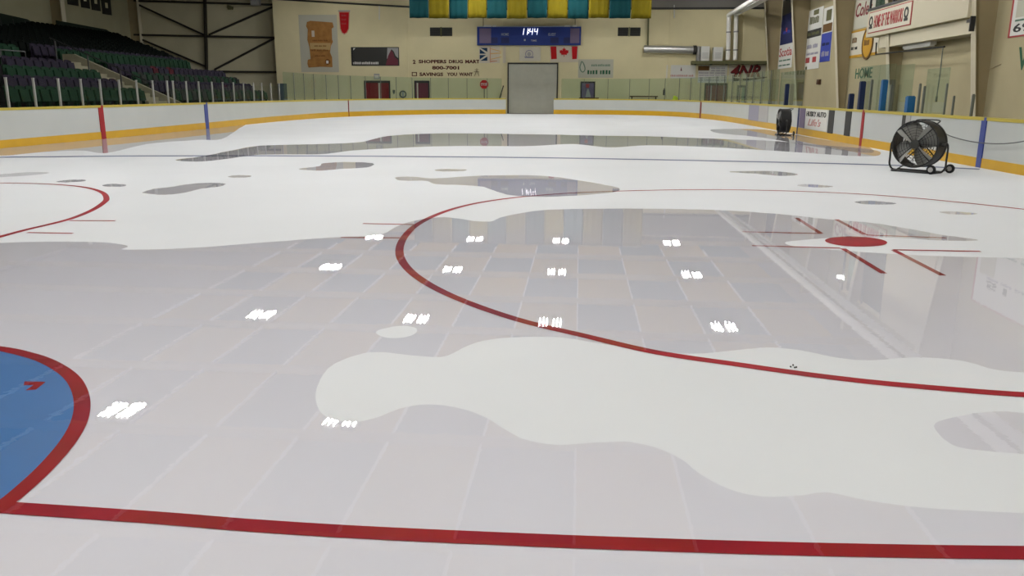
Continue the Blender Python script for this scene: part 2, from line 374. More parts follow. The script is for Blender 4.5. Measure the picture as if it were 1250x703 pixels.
# ------------------------------------------------------------------ ice markings
ZM = .002
def trace(px, w, name, m, label, n=10, closed=False, parent=ice, z=ZM):
    pts = [G(q.x, q.y).to_2d() for q in spline(px, n, closed)]
    L, R = [], []
    k = len(pts)
    for i, p in enumerate(pts):
        a = pts[(i - 1) % k] if closed or i else p; b = pts[(i + 1) % k] if closed or i < k - 1 else p
        d = (b - a).normalized(); nn = Vector((-d.y, d.x))*w/2
        L.append((p.x + nn.x, p.y + nn.y, z)); R.append((p.x - nn.x, p.y - nn.y, z))
    o = MB().strip(L, R, closed).build(name, m, parent); o['label'] = label; return o
trace([(-220, 603), (-100, 612), (10, 620), (100, 626), (200, 633), (312, 642), (450, 650.5), (625, 658.5), (780, 664.5), (940, 669.5), (1100, 673), (1250, 675), (1400, 676)], .078, 'goal_line', M['red_line'], 'red goal line across the near end')
CIR = [(1700, 475), (1500, 484), (1370, 486), (1250, 482), (1100, 470), (1000, 459), (900, 445), (800, 430), (709, 409), (640, 392.5), (583, 374), (540, 356), (510, 338.5), (493, 322), (487.5, 306), (494, 289), (512, 272.5), (550, 256), (600, 245), (670, 237.5), (750, 233.5), (870, 231.5), (1000, 234.5), (1100, 240.5), (1200, 250), (1300, 262), (1450, 285), (1640, 330), (1760, 400)]
trace(CIR, .075, 'faceoff_circle', M['red_line'], 'large red faceoff circle around the red dot', closed=True)
trace([(-60, 305), (0, 289), (30, 281), (60, 274), (85, 267.5), (105, 260), (118, 253.5), (127, 247), (130, 243), (127.5, 237), (119, 232.5), (105, 229), (85, 226.5), (48, 224.3), (0, 223.5), (-60, 224.5)], .075, 'faceoff_circle', M['red_line'], 'red faceoff circle cut by the left edge')
trace([(906, 283), (1003, 285.2)], .05, 'faceoff_mark', M['red_line'], 'red mark beside the dot', 2)
trace([(918, 300), (1026, 303)], .05, 'faceoff_mark', M['red_line'], 'red mark beside the dot', 2)
trace([(1057, 287), (1155, 290.5)], .05, 'faceoff_mark', M['red_line'], 'red mark beside the dot', 2)
trace([(1090, 305), (1197, 307)], .05, 'faceoff_mark', M['red_line'], 'red mark beside the dot', 2)
for a, b in (((972, 266), (1002, 285)), ((1021, 268), (1056, 286.5)), ((1029, 303.5), (1079, 334)), ((1091, 305.5), (1151, 336.5))):
    trace([a, b], .055, 'faceoff_mark', M['red_line'], 'red mark beside the dot', 2)
for a, b in (((443, 273), (507, 274.3)), ((416, 290), (488, 290.5)), ((85, 269.5), (141, 269.5)), ((33, 284), (89, 285))):
    trace([a, b], .05, 'hash_mark', M['red_line'], 'red hash mark outside the circle', 2)
trace([(-60, 193.5), (0, 192), (100, 191), (200, 190.3), (400, 190.5), (650, 192.5), (900, 197), (1080, 201.5), (1196, 206.5)], .30, 'blue_line', M['blue_line'], 'thin blue line across the ice', 8)
mb = MB(); mb.ngon([(*G(1045 + 38*math.cos(t), 295 + 6.2*math.sin(t) + 1.3*math.cos(t)).to_2d(), ZM) for t in [2*math.pi*i/40 for i in range(40)]])
mb.build('faceoff_dot', M['red_line'], ice, label='solid red faceoff dot')
CR = [(0, 619), (20, 604), (50, 577), (75, 550), (91, 527), (99, 507), (100, 488), (94, 470), (82, 456), (60, 442.5), (35, 433.5), (0, 426), (-60, 421), (-150, 424)]
mb = MB(); mb.ngon([(*G(q.x, q.y).to_2d(), .0012) for q in spline(CR, 6)] + [(*G(-150, 608).to_2d(), .0012)]); mb.build('goal_crease', M['crease'], ice, label='blue goal crease')
trace(CR, .068, 'crease_line', M['red_line'], 'thick red edge of the blue crease', z=.0026)
mb = MB(); mb.ngon([(*G(*q).to_2d(), .0026) for q in ((30, 466), (56, 466.5), (44, 476), (31, 477), (41, 470.5), (29, 470.5))]); mb.build('crease_mark', M['red_line'], ice, label='red angle mark in the blue crease')

# ------------------------------------------------------------------ meltwater
def puddle(px, label, name='puddle', n=6, group=None, z=.004, hole=None):
    rnd = random.Random(len(px)); q = spline(px, n, True)
    ring = [Vector((*G(p.x + rnd.uniform(-.5, .5), p.y + rnd.uniform(-.12, .12)).to_2d(), z)) for p in q]
    mb = MB()
    if hole:
        inner = [Vector((*G(p.x, p.y).to_2d(), z)) for p in spline(hole, n, True)]
        vs = [mb.bm.verts.new(p) for p in ring + inner]
        for t in tessellate_polygon([ring, inner]):
            try: mb.bm.faces.new([vs[i] for i in t])
            except ValueError: pass
    else: mb.ngon(ring)
    o = mb.build(name, M['water'])
    return tag(o, label, 'puddle', group)
big = [(-260, 310), (-120, 302), (0, 297), (60, 295.5), (120, 296), (150, 299), (156, 302), (150, 305), (200, 304.5), (250, 302), (340, 295), (410, 290), (450, 288.5), (470, 285), (486, 276), (510, 269), (543, 265.5), (579, 270), (600, 270.5), (614, 265), (656, 257.5), (700, 255.5), (780, 255), (850, 256), (900, 258), (960, 262.5), (1010, 268), (1060, 272), (1100, 278), (1150, 287), (1194, 293.5), (1150, 294), (1090, 290.5), (1030, 290), (985, 293), (958, 296.5), (975, 302), (1025, 306), (1100, 311), (1180, 314), (1260, 316), (1420, 322),
       (1480, 400), (1420, 462), (1260, 456), (1215, 452), (1190, 445), (1165, 440), (1120, 437), (1060, 440.5), (1020, 437), (975, 428), (935, 425), (890, 429), (850, 432.5), (800, 430), (760, 424), (725, 419), (690, 413), (655, 411.5), (619, 413), (588, 417), (566, 425), (542, 436), (508, 435), (460, 430.5), (430, 436), (400, 451), (386, 478), (389, 500), (402, 511), (430, 516), (458, 511), (490, 499), (525, 494.5), (560, 499), (592, 510), (615, 524), (640, 537), (680, 544), (730, 541), (770, 540.5), (805, 549), (832, 562), (855, 580), (890, 598), (930, 607), (975, 606), (1010, 602), (1060, 612), (1140, 622), (1300, 630), (1420, 640), (1460, 760), (1100, 800), (600, 800), (0, 800), (-300, 780), (-420, 560), (-380, 400)]
puddle(big, 'largest sheet of meltwater, reaching from the goal line to the red dot', hole=[(459, 406), (470, 401.5), (488, 398.5), (505, 400), (509, 405), (500, 411), (482, 413.5), (466, 411.5)])
puddle([(484, 216.5), (505, 216), (530, 218), (580, 215), (640, 214), (676, 216), (704, 220), (736, 225.5), (756, 230), (748, 235), (704, 239), (660, 240.5), (624, 238.5), (600, 232), (588, 228), (560, 226), (532, 225), (520, 221), (500, 221), (486, 220)], 'long puddle behind the top of the faceoff circle, mirroring the blue scoreboard')
puddle([(214, 195.5), (246, 191), (282, 184), (318, 178), (390, 176), (440, 173.5), (475, 166), (540, 163), (650, 164), (720, 165.5), (790, 166.5), (860, 169), (940, 172), (1000, 177), (1066, 183), (1072, 190), (1040, 190.5), (980, 186.5), (900, 181.5), (800, 177.5), (744, 180), (700, 176), (640, 178.5), (550, 178.5), (490, 180.5), (430, 184), (390, 188.5), (318, 189), (270, 195), (240, 197.5)], 'wide band of meltwater beyond the blue line mirroring the far wall')
puddle([(174, 235), (190, 230.5), (205, 229), (230, 225), (255, 223.5), (275, 224.5), (268, 228), (246, 230.5), (226, 235.5), (202, 238), (184, 237)], 'cloud shaped puddle between the left and right faceoff circles')
puddle([(365, 206.5), (390, 203), (395, 199.5), (425, 198), (455, 199.5), (448, 204.5), (415, 206.5), (390, 208.5)], 'pale ragged puddle just in front of the blue line, left of the long puddle')
puddle([(68, 222), (85, 219.8), (104, 219.8), (100, 221.8), (80, 223)], 'thin puddle above the cut faceoff circle, farther left of a pair')
puddle([(125, 226), (138, 224.7), (154, 226), (148, 228), (130, 228)], 'thin puddle above the cut faceoff circle, farther right of a pair')
puddle([(278, 215.5), (292, 214), (307, 215), (300, 216.8), (284, 217)], 'tiny puddle above and right of the cloud shaped puddle')
puddle([(530, 207.5), (548, 206.5), (570, 207.5), (560, 209.2), (540, 209.5)], 'thin puddle just above the scoreboard mirroring puddle')
puddle([(890, 210), (920, 209), (950, 209.5), (974, 213), (955, 215), (925, 212.5)], 'narrow puddle in the gap between far blue line and dot, nearest the right fan')
puddle([(973, 226), (990, 225.2), (1017, 228), (1000, 229), (980, 228)], 'tiny puddle behind the circle line, in line with the red dot')
puddle([(1043, 246.5), (1065, 245.5), (1094, 248.5), (1080, 250), (1055, 249.5)], 'small puddle inside the faceoff circle behind the red dot')
puddle([(1146, 259), (1165, 258.5), (1193, 261), (1180, 262.5), (1158, 261.5)], 'small puddle inside the faceoff circle, beyond the right of the red dot')
puddle([(-30, 215), (0, 213), (35, 210.5), (60, 211), (45, 213.5), (10, 216), (-20, 217)], 'puddle at the left edge above the cut faceoff circle')
puddle([(-30, 181), (0, 178), (60, 173.5), (126, 168), (200, 160), (262, 153), (300, 150), (290, 158), (270, 170), (240, 171), (180, 176), (130, 187), (100, 184), (50, 186), (0, 190)], 'wet strip of ice along the boards below the seating stand')
puddle([(870, 158), (930, 158), (960, 163), (1020, 172.5), (1058, 178.5), (1062, 187), (1000, 180), (930, 168), (880, 163)], 'wet strip of ice along the boards in front of the smaller looking fan')
puddle([(1140, 520), (1175, 508), (1215, 503), (1260, 506), (1330, 515), (1340, 560), (1260, 556), (1210, 552), (1165, 545)], 'shallow puddle at the lower right edge')
o = MB()
for x, y in ((965, 449), (970, 450), (968, 447), (972, 449.5)): o.box((*G(x, y).to_2d(), .007), (.006, .01, .006))
tag(o.build('debris', M['char']), 'few dark specks on the faceoff circle line', 'debris', kind='stuff')

# ------------------------------------------------------------------ lamps in the roof
def make_lamp():
    t = thing('ceiling_light', 'hanging lamp', 'lamp', (0, 0, 9.2), 'hanging lamps over the ice')
    t['label'] = ''
    for s in (-1, 1):
        x = s*.33
        MB().prism([(-.26, 0), (.26, 0), (.2, .12), (-.2, .12)], (x, -.65, .03), (1, 0, 0), (0, 0, 1), (0, 1.3, 0)).build('housing', M['grey'], t).matrix_parent_inverse = Matrix.Identity(4)
        for k in (-1, 0, 1):
            MB().tube([(x + k*.17, -.58, -.02), (x + k*.17, .58, -.02)], .025, 6).build('tube', M['tube'], t).matrix_parent_inverse = Matrix.Identity(4)
    MB().bar((-.6, 0, .19), (.6, 0, .19), .05).tube([(-.4, 0, .19), (-.4, 0, .6)], .012, 5).tube([(.4, 0, .19), (.4, 0, .6)], .012, 5).build('hanger', M['grey'], t).matrix_parent_inverse = Matrix.Identity(4)
    return t
lamp0 = make_lamp(); first = True
rows = [('over the goal line', -.5), ('over the near faceoff circles', 11), ('over the blue line', 22.5), ('over the middle of the ice', 35), ('over the far half', 46.5), ('nearest the hanging banners', 57.6)]
cols = [('above the left boards', -11.6), ('left of the middle', -3.85), ('right of the middle', 2.65), ('above the right boards', 10.85)]
for rn, ry in rows:
    for cn, cx in cols:
        l = 'white twin head tube lamp hanging %s, %s' % (rn, cn)
        if first: lamp0.location = (cx, ry, 9.2); lamp0['label'] = l; first = False
        else: dup(lamp0, (cx, ry, 9.2), 0, l)

# ------------------------------------------------------------------ hanging banners
edges = [500, 523.5, 548.5, 571, 594.5, 619, 643.5, 668, 693, 718.5, 743.5, 770, 795]
YB = 59.5
t_rail = tag(MB().tube([atY(498, 22, YB) + Vector((0, 0, 3.0)), atY(797, 22, YB) + Vector((0, 0, 3.0))], .03, 6).build('banner_rail', M['grey']), 'thin rail the teal and yellow banners hang from', 'rail')
for i in range(12):
    a, b = atY(edges[i], 22 + (i % 3)*.4, YB), atY(edges[i+1], 22 + (i % 3)*.4, YB)
    n = 10; nz = 8; mb = MB(); top = 9.86; V = []
    for r in range(nz + 1):
        z = a.z + (top - a.z)*r/nz
        V.append([mb.bm.verts.new((a.x + (b.x - a.x)*(j/n)*.985, YB + .04*math.sin(j*1.9 + i)*(1 - r/nz), z + .01*math.sin(j + i))) for j in range(n + 1)])
    for r in range(nz):
        for j in range(n): mb.bm.faces.new((V[r][j], V[r][j+1], V[r+1][j+1], V[r+1][j]))
    c = 'teal' if i % 2 == 0 else 'yellow'
    o = mb.build('hanging_banner', M['teal' if i % 2 == 0 else 'ycloth'], smooth=True)
    so = o.modifiers.new('cloth', 'SOLIDIFY'); so.thickness = .012
    tag(o, 'plain %s cloth banner, %s %s one from the left in the hanging row' % (c, ORD[i//2], c), 'banner', 'teal and yellow banners above the scoreboard')

# ------------------------------------------------------------------ far wall furniture
X_, Z_ = Vector((1, 0, 0)), Vector((0, 0, 1))
def wrect(x0, y0, x1, y1, Y=YF):
    a, b = atY(x0, y1, Y), atY(x1, y0, Y); return a.x, a.z, b.x, b.z
def wbox(x0, y0, x1, y1, d0=.0, d1=.05, Y=YF):
    d0 = max(d0, .003) if d0 >= 0 else d0
    a = wrect(x0, y0, x1, y1, Y); return MB().mm((a[0], Y - d0, a[1]), (a[2], Y - d1, a[3]))
def wthing(name, label, cat, x, y, d=.02): 
    p = atY(x, y, YF); return thing(name, label, cat, (p.x, YF - d, p.z))
def wtext(s, x0, y0, x1, y1, off, name, m, t, **k):
    a = wrect(x0, y0, x1, y1); return text_into(MB(), s, (a[0], YF - off, a[1]), X_, Z_, a[2] - a[0], a[3] - a[1], **k).build(name, m, t)
# roller door
o = wthing('door_1', 'grey roller door at the middle of the far end', 'door', 648, 138); o['kind'] = 'structure'
a = wrect(621, 78.5, 680, 139)
mb = MB()
nz = 24
for k in range(nz):
    z0, z1 = (a[3])*k/nz, a[3]*(k + 1)/nz
    mb.mm((a[0], YF - .06, z0 + .004), (a[2], YF - .02 - .025, z1 - .004)); 
mb.mm((a[0], YF - .045, 0), (a[2], YF - .005, a[3])).build('shutter', M['shutter'], o)
MB().mm((a[0] - .1, YF - .12, 0), (a[0], YF, a[3] + .12)).mm((a[2], YF - .12, 0), (a[2] + .1, YF, a[3] + .12)).mm((a[0], YF - .12, a[3]), (a[2], YF, a[3] + .12)).build('door_frame', M['char'], o, label='dark steel door frame')
# red doors
def dbl_door(n, label, x0, y0, x1, leaf, split=(.5,), frame='char', mull='offwhite'):
    a = wrect(x0, y0, x1, 120); t = thing('door_%d' % n, label, 'door', ((a[0] + a[2])/2, YF, 0)); t['kind'] = 'structure'
    w = a[2] - a[0]; xs = [a[0]] + [a[0] + w*s for s in split] + [a[2]]
    for i in range(len(xs) - 1): MB().mm((xs[i] + .06, YF - .05, 0), (xs[i+1] - .06, YF - .01, a[3] - .18)).build('door_leaf', M[leaf], t)
    for i in range(1, len(xs) - 1): MB().mm((xs[i] - .06, YF - .06, 0), (xs[i] + .05, YF - .005, a[3] - .18)).build('mullion', M[mull], t, label='pale mullion')
    MB().mm((a[0] - .05, YF - .09, 0), (a[0] + .06, YF, a[3])).mm((a[2] - .06, YF - .09, 0), (a[2] + .05, YF, a[3])).mm((a[0] + .06, YF - .09, a[3] - .18), (a[2] - .06, YF, a[3])).build('door_frame', M[frame], t, label='dark door frame')
    return t
dbl_door(2, 'dark red double doors below the long black sign', 446, 98.5, 475.5, 'dark_red', (.58,))
dbl_door(3, 'single dark red door below the brown wall lettering', 507, 98.5, 523.5, 'maroon', (.18,))
dbl_door(4, 'maroon doors below the notice panel in the far right corner', 860, 101.5, 887.5, 'maroon', (.28, .88), mull='grey')
# exit light above doors
t = wthing('exit_lamp', 'small grey box light above the dark red double doors', 'lamp', 460, 94)
wbox(457, 90, 463.5, 96.5, 0, .12).build('lamp_box', M['grey'], t); wbox(458, 92, 462.5, 95.5, .1, .13).build('lens', M['offwhite'], t)
# vents
for (x0, x1, l) in ((525, 552, 'left of the scoreboard'), (754, 782, 'right of the scoreboard')):
    t = wthing('wall_vent', 'twin dark louvred vent in the far wall ' + l, 'vent', (x0 + x1)/2, 44); t['group'] = 'louvred vents of the far wall'
    xm = (x0 + x1)/2
    for (p, q) in ((x0, xm - .8), (xm + .8, x1)):
        a = wrect(p, 33.5, q, 44); mb = MB().mm((a[0], YF - .02, a[1]), (a[2], YF, a[3]))
        for k in range(7):
            z = a[1] + (a[3] - a[1])*(k + .5)/7
            mb.box(((a[0] + a[2])/2, YF - .04, z), (a[2] - a[0], .06, .015), Matrix.Rotation(.6, 3, 'X'))
        mb.build('louvre', M['char'], t)
    wbox(xm - .8, 33, xm + .8, 44.5, 0, .06).build('vent_post', M['olive'], t)
# scroll banner
t = wthing('scroll_banner', 'large brown parchment scroll picture on a pale panel', 'banner', 390, 85)
wbox(368, 18, 411, 88, 0, .02).build('backing', M['pale_panel'], t, label='pale grey backing panel')
sc = [(375, 27), (379, 25.5), (400, 27), (406, 27.5), (407.5, 33), (405, 35), (405.5, 48), (406.5, 51), (404, 56), (403, 64), (405.5, 70), (406, 82), (392, 81.5), (377, 82.5), (375.5, 78), (376, 73), (379.5, 72), (378, 58), (376.5, 52), (375.5, 49), (376, 36), (374, 32)]
def wprism(px, d0, d1): 
    P = [atY(x, y, YF) for x, y in px]; return MB().prism([(p.x, p.z) for p in P], (0, YF - d0, 0), X_, Z_, (0, -(d1 - d0), 0))
wprism(sc, .02, .06).build('scroll', M['scroll'], t)
wprism([(376, 27), (406, 28.5), (406.5, 34), (377, 33)], .06, .075).build('scroll_curl', M['scroll'], t)
wprism([(378.5, 52.5), (404, 52.5), (403, 61), (379, 60)], .06, .07).build('scroll_band', M['scroll_l'], t, label='pale lettered band')
mb = MB()
for (x0, y0, x1, h, w_) in ((382, 50.5, 402, 2, 3), (384, 57, 400, 1.8, 3), (380, 62.5, 402, 2.4, 3), (385, 69, 399, 1.6, 2)):
    a = wrect(x0, y0 - h, x1, y0); strokes(mb, (a[0], YF - .07, a[1]), X_, Z_, a[2] - a[0], a[3] - a[1], w_)
mb.build('lettering', M['scroll_d'], t, label='dark brown illegible lettering')
c = atY(400, 75.5, YF - .06)
MB().lathe([(.22, 0), (.22, .02)], 16, Matrix.Translation(c) @ Matrix.Rotation(math.pi/2, 4, 'X')).build('seal', M['scroll_d'], t, label='dark round seal')
c2 = wbox(398.7, 74, 401.3, 77.5, .08, .09).build('seal_centre', M['white'], t)
wbox(381, 37.5, 384, 45, .06, .07).build('portrait', M['flag_white'], t, label='small white figure print')
# red pennant
t = wthing('pennant', 'red hanging pennant with pointed tip beside the scroll picture', 'banner', 420, 42)
wprism([(413.5, 13.5), (427, 13.5), (426.2, 35), (424, 40), (420.5, 42.5), (417, 40), (415, 35)], .0, .015).build('border', M['flag_pink'], t, label='pale border')
wprism([(414.5, 15.2), (426, 15.2), (425.3, 35), (423, 39.5), (420.5, 41), (418, 39.5), (416, 35)], .015, .03).build('cloth', M['flag_red'], t)
mb = MB()
for y in (20, 25, 30): a = wrect(417, y - 2.4, 424, y); strokes(mb, (a[0], YF - .03, a[1]), X_, Z_, a[2] - a[0], a[3] - a[1], 1)
mb.build('lettering', M['mat_red'], t)
wbox(413, 12.6, 427.5, 14, 0, .05).build('hanging_rod', M['grey'], t)
# dark photo sign
t = wthing('wall_sign', 'long black photo sign with white lettering above the red double doors', 'sign', 458, 80)
wbox(429.5, 57.5, 487, 80.2, 0, .05).build('sign_panel', M['char'], t)
wbox(429.5, 57.5, 430.7, 80.2, .05, .06).build('sign_edge', M['black'], t)
wprism([(473, 58.5), (486.3, 58.5), (486.3, 71), (483, 68), (481, 63), (478, 60), (475.5, 67), (472.5, 72)], .05, .055).build('sign_picture', M['grey'], t, label='pale sky behind a dark pointed silhouette')
wprism([(471, 79.5), (474, 68), (477.5, 61), (480, 64), (482, 70), (486, 73), (486, 79.5)], .055, .06).build('silhouette', M['maroon'], t)
a = wrect(431, 75.2, 464, 78.4)
strokes(MB(), (a[0], YF - .05, a[1]), X_, Z_, a[2] - a[0], a[3] - a[1], 3).build('lettering', M['paper'], t, label='white lettering')
a = wrect(431.5, 58.8, 434, 61.5); MB().prism([(a[0], a[1]), (a[2], a[3]), (a[0], a[3])], (0, YF - .05, 0), X_, Z_, (0, -.01, 0)).build('emblem', M['paper'], t)
# brown wall lettering
t = wthing('wall_lettering', 'brown capitals painted in three lines left of the flags', 'sign', 545, 94)
wbox(501, 70.5, 587, 95, -.01, .008).build('ground', M['wall'], t)
for s, x0, y0, x1, y1 in (('2', 504, 73, 507.3, 78), ('SHOPPERS', 511, 73, 545, 77.3), ('DRUG', 548, 73, 565, 77.3), ('MART', 568, 73, 585.5, 77.3), ('800-7001', 527.5, 80.5, 560.5, 85), ('SAVINGS', 512, 88.5, 541, 92.8), ('YOU', 545.5, 88.5, 558, 92.8), ('WANT', 560.5, 88.5, 577, 92.8)):
    wtext(s, x0, y0, x1, y1, .008, 'lettering', M['letter'], t, bold=.045)
a = wrect(502.8, 88, 509, 93); MB().mm((a[0], YF - .03, a[1]), (a[2], YF - .008, a[1] + .06)).mm((a[0], YF - .03, a[3] - .06), (a[2], YF - .008, a[3])).mm((a[0], YF - .03, a[1]), (a[0] + .07, YF - .008, a[3])).mm((a[2] - .07, YF - .03, a[1]), (a[2], YF - .008, a[3])).build('box_symbol', M['letter'], t)
mb = MB()
for p, q in (((582, 83), (582, 86)), ((578.5, 87.5), (585, 87.5)), ((582, 86), (579, 93)), ((582, 86), (585, 93)), ((579.5, 85), (584.5, 85))): mb.bar(atY(*p, YF - .03), atY(*q, YF - .03), .06, .02)
mb.build('figure_symbol', M['letter'], t)
# scoreboard
t = wthing('scoreboard', 'wide blue electronic scoreboard showing white digits', 'scoreboard', 646, 56)
DS = .35
wbox(583, 33, 709.5, 55.5, .02, DS).build('cabinet', M['scoreboard'], t)
wbox(583, 32.2, 709.5, 33.4, .0, DS + .02).build('top_trim', M['dim'], t)
YS_ = YF - DS
for x0, x1 in ((586, 600), (696, 707.5)): wbox(x0, 35, x1, 53, DS, DS + .015).build('side_panel', M['dim'], t, label='dull grey blue end panel').data.materials[0] = M['violet']
for x0, x1 in ((591, 600), (602, 606), (689, 696), (699, 704)):
    wbox(x0, 31.2, x1, 33.2, DS - .1, DS + .05).build('top_lamp', M['paper'], t, label='pale light along the top edge')
for x0, x1 in ((600, 608), (612, 622), (672, 682), (688, 696)): wbox(x0, 46, x1, 53, DS, DS + .012).build('digit_window', M['char'], t, label='unlit dark digit window').data.materials[0] = M['navy']
def seg7(mb, ch, x, z, w, h, y):
    S = {'1': 'bc', '4': 'fgbc'}[ch]; th = .10; sh = .16
    def pt(a, b): return Vector((x + a*w + sh*b*h*.9, y, z + b*h))
    for s in S:
        A, B = {'b': ((1, 1), (1, .5)), 'c': ((1, .5), (1, 0)), 'f': ((0, 1), (0, .5)), 'g': ((0, .5), (1, .5))}[s]
        mb.bar(pt(*A), pt(*B), th, .03)
mb = MB(); a = wrect(637.5, 35.2, 657, 42.8)
hh = a[3] - a[1]; wd = .22
for ch, x in (('1', a[0] - .12), ('1', a[0] + .20), ('4', a[0] + .58), ('4', a[0] + .96)): seg7(mb, ch, x, a[1], wd, hh, YS_ - .02)
mb.box((a[0] + .52, YS_ - .02, a[1] + hh*.33), (.07, .03, .07)).box((a[0] + .54, YS_ - .02, a[1] + hh*.68), (.07, .03, .07))
mb.build('clock_digits', M['led'], t, label='glowing white clock digits')
def stext(s, x0, y0, x1, y1, m): 
    a = wrect(x0, y0, x1, y1, YS_); text_into(MB(), s, (a[0], YS_, a[1]), X_, Z_, a[2] - a[0], a[3] - a[1]).build('lettering', m, t)
stext('HOME', 612, 40.3, 621, 43.6, M['dim']); stext('GUEST', 669, 40.3, 678.5, 43.6, M['dim']); stext('TIME', 648, 48.5, 655, 50.6, M['dim'])
wbox(640, 48, 642, 50.3, DS, DS + .02).build('period_digit', M['dim'], t)
for x in (590, 702): MB().bar(atY(x, 32, YF - .2), atY(x, 22, YF - .2) + Vector((0, 0, 1)), .05).build('hanger', M['char'], t)
# flags
def flagpanel(name, label, x0, y0, x1, y1, m, d=.03):
    t = wthing(name, label, 'flag', (x0 + x1)/2, y1); a = wrect(x0, y0, x1, y1)
    n = 12; mb = MB(); sec = []
    for j in range(n + 1):
        x = a[0] + (a[2] - a[0])*j/n; y = YF - d - .02*math.sin(j*1.1)
        sec.append([(x, y, a[1]), (x, y - .01, a[1]), (x, y - .01, a[3]), (x, y, a[3])])
    mb.solid_strip(sec).build('cloth', m, t, smooth=True); return t, a
t, a = flagpanel('flag', 'pale flag with navy and white triangles and a gold arrow beside the wall lettering', 585, 56.5, 617.5, 77, M['flag_white'])
def fp(px, m, nm, lab=None, d0=.06, d1=.075): 
    o = wprism(px, d0, d1).build(nm, m, t); 
    if lab: o['label'] = lab
# left half: four navy triangles parted by white saltire and arms
for tri in ([(586.5, 58.5), (595, 58.5), (595, 63.5)], [(585.8, 59.8), (585.8, 65.6), (593.5, 65.6)], [(585.8, 67.2), (593.5, 67.2), (585.8, 72.5)], [(586.5, 74.2), (595, 74.2), (595, 69)]): fp(tri, M['flag_blue'], 'blue_triangle', 'navy triangle')
for ln in ([(599, 59), (612, 62.6), (612, 63.4), (599, 60)], [(599, 64.8), (612, 64.3), (612, 65.3), (599, 66.2)], [(599, 72), (612, 69), (612, 69.8), (599, 73)]): fp(ln, M['flag_gold'], 'gold_bar', 'gold bar')
fp([(599, 74), (607, 74), (607, 75), (599, 76)], M['flag_pink'], 'red_edge', 'pale red edge'); fp([(598, 57.5), (599, 57.5), (599, 76.5), (598, 76.5)], M['flag_pink'], 'red_edge', 'pale red edge')
t, a = flagpanel('flag', 'plain off white flag with a faint round grey crest above the roller door', 634, 57.5, 660, 74.5, M['offwhite'])
c = atY(646, 66, YF - .06); mb = MB(); Tm = Matrix.Translation(c) @ Matrix.Rotation(math.pi/2, 4, 'X')
mb.lathe([(.26, 0), (.32, 0), (.32, .02), (.26, .02)], 20, Tm, closed=True).build('crest_ring', M['mauve'], t, label='grey crest ring')
MB().lathe([(.17, 0), (.14, .02)], 6, Tm).build('crest_centre', M['grey_v'], t); fp([(640, 69), (652, 69), (651, 71), (641, 71)], M['mauve'], 'crest_ribbon')
t, a = flagpanel('flag', 'red and white flag with a red maple leaf under the scoreboard', 671.5, 56.5, 706, 76, M['flag_white'])
fp([(672, 56.8), (679.2, 56.8), (679.8, 72), (673, 72.3)], M['flag_red'], 'red_bar', 'red side bar'); fp([(698, 56.8), (705, 56.8), (704, 72), (698.5, 72.3)], M['flag_red'], 'red_bar', 'red side bar')
leaf = [(0, 1), (.17, .66), (.36, .76), (.28, .38), (.52, .58), (.58, .44), (.88, .48), (.78, .22), (.92, .12), (.5, -.2), (.56, -.38), (.06, -.3), (.05, -.7)]
leaf = leaf + [(-x, y) for x, y in leaf[::-1] if x > 0]
fp([(688.6 + x*6.4, 64.6 - y*7) for x, y in leaf], M['flag_red'], 'maple_leaf', 'red maple leaf')
# crest sign with green lettering
t = wthing('wall_sign', 'white sign with teardrop outline and green lettering above the framed dark poster', 'sign', 727, 94)
wbox(705.5, 72.5, 749, 95, 0, .03).build('sign_panel', M['pale_panel'], t)
loop = [(710.5, 75), (713.3, 80), (714, 85), (711.5, 88), (709, 86), (708, 82), (709, 78)]
MB().tube([atY(q.x, q.y, YF - .05) for q in spline(loop, 4, True)], .035, 6, True).build('teardrop', M['grey_green'], t, label='grey green teardrop outline')
a = wrect(717, 85.5, 748, 90.5); text_into(MB(), 'Arena Dental', (a[0], YF - .03, a[1]), X_, Z_, a[2] - a[0], a[3] - a[1]) if False else None
strokes(MB(), (a[0], YF - .03, a[1]), X_, Z_, a[2] - a[0], (a[3] - a[1]), 2).build('lettering', M['green_letter'], t, label='green illegible lettering')
a = wrect(722, 78, 746, 81); strokes(MB(), (a[0], YF - .03, a[1]), X_, Z_, a[2] - a[0], a[3] - a[1], 3).build('lettering', M['grey_green'], t, label='faint small lettering')
# dark poster
t = wthing('poster', 'dark framed poster with a pale figure and red patch below the teardrop sign', 'poster', 717.5, 119)
wbox(708.3, 99.5, 726.7, 121, 0, .06).build('poster_frame', M['black'], t); wbox(710, 101.5, 725, 119.5, .06, .065).build('poster_print', M['maroon'], t).data.materials[0] = M['violet']
wprism([(714.5, 118.5), (716, 112), (716.8, 108.5), (718.5, 108.5), (719.5, 112), (721.5, 118.5)], .065, .075).build('figure_print', M['grey'], t, label='pale figure print')
wprism([(715, 102.5), (719.5, 102.5), (719, 107), (715.5, 107)], .065, .075).build('red_patch', M['mat_red'], t)
# stop sign behind the glass
p = G(591, 141); p = atY(591, 118, 63.6)
t = thing('stop_sign', 'small red octagonal sign on a thin post left of the roller door', 'sign', (p.x, 63.7, 0))
c = atY(591, 103, 63.7); MB().lathe([(.36, 0), (.36, .025)], 8, Matrix.Translation(c) @ Matrix.Rotation(math.pi/2, 4, 'X') @ Matrix.Rotation(math.pi/8, 4, 'Z')).build('sign_plate', M['flag_red'], t)
text_into(MB(), 'STOP', c + Vector((-.27, -.027, -.1)), X_, Z_, .54, .2, d=.01).build('lettering', M['paper'], t, label='white lettering')
MB().bar((c.x, 63.74, 0), (c.x, 63.74, c.z), .05).build('post', M['char'], t)
MB().lathe([(.18, 0), (.16, .04)], 16, Matrix.Translation((c.x, 63.74, 0))).build('base', M['char'], t)
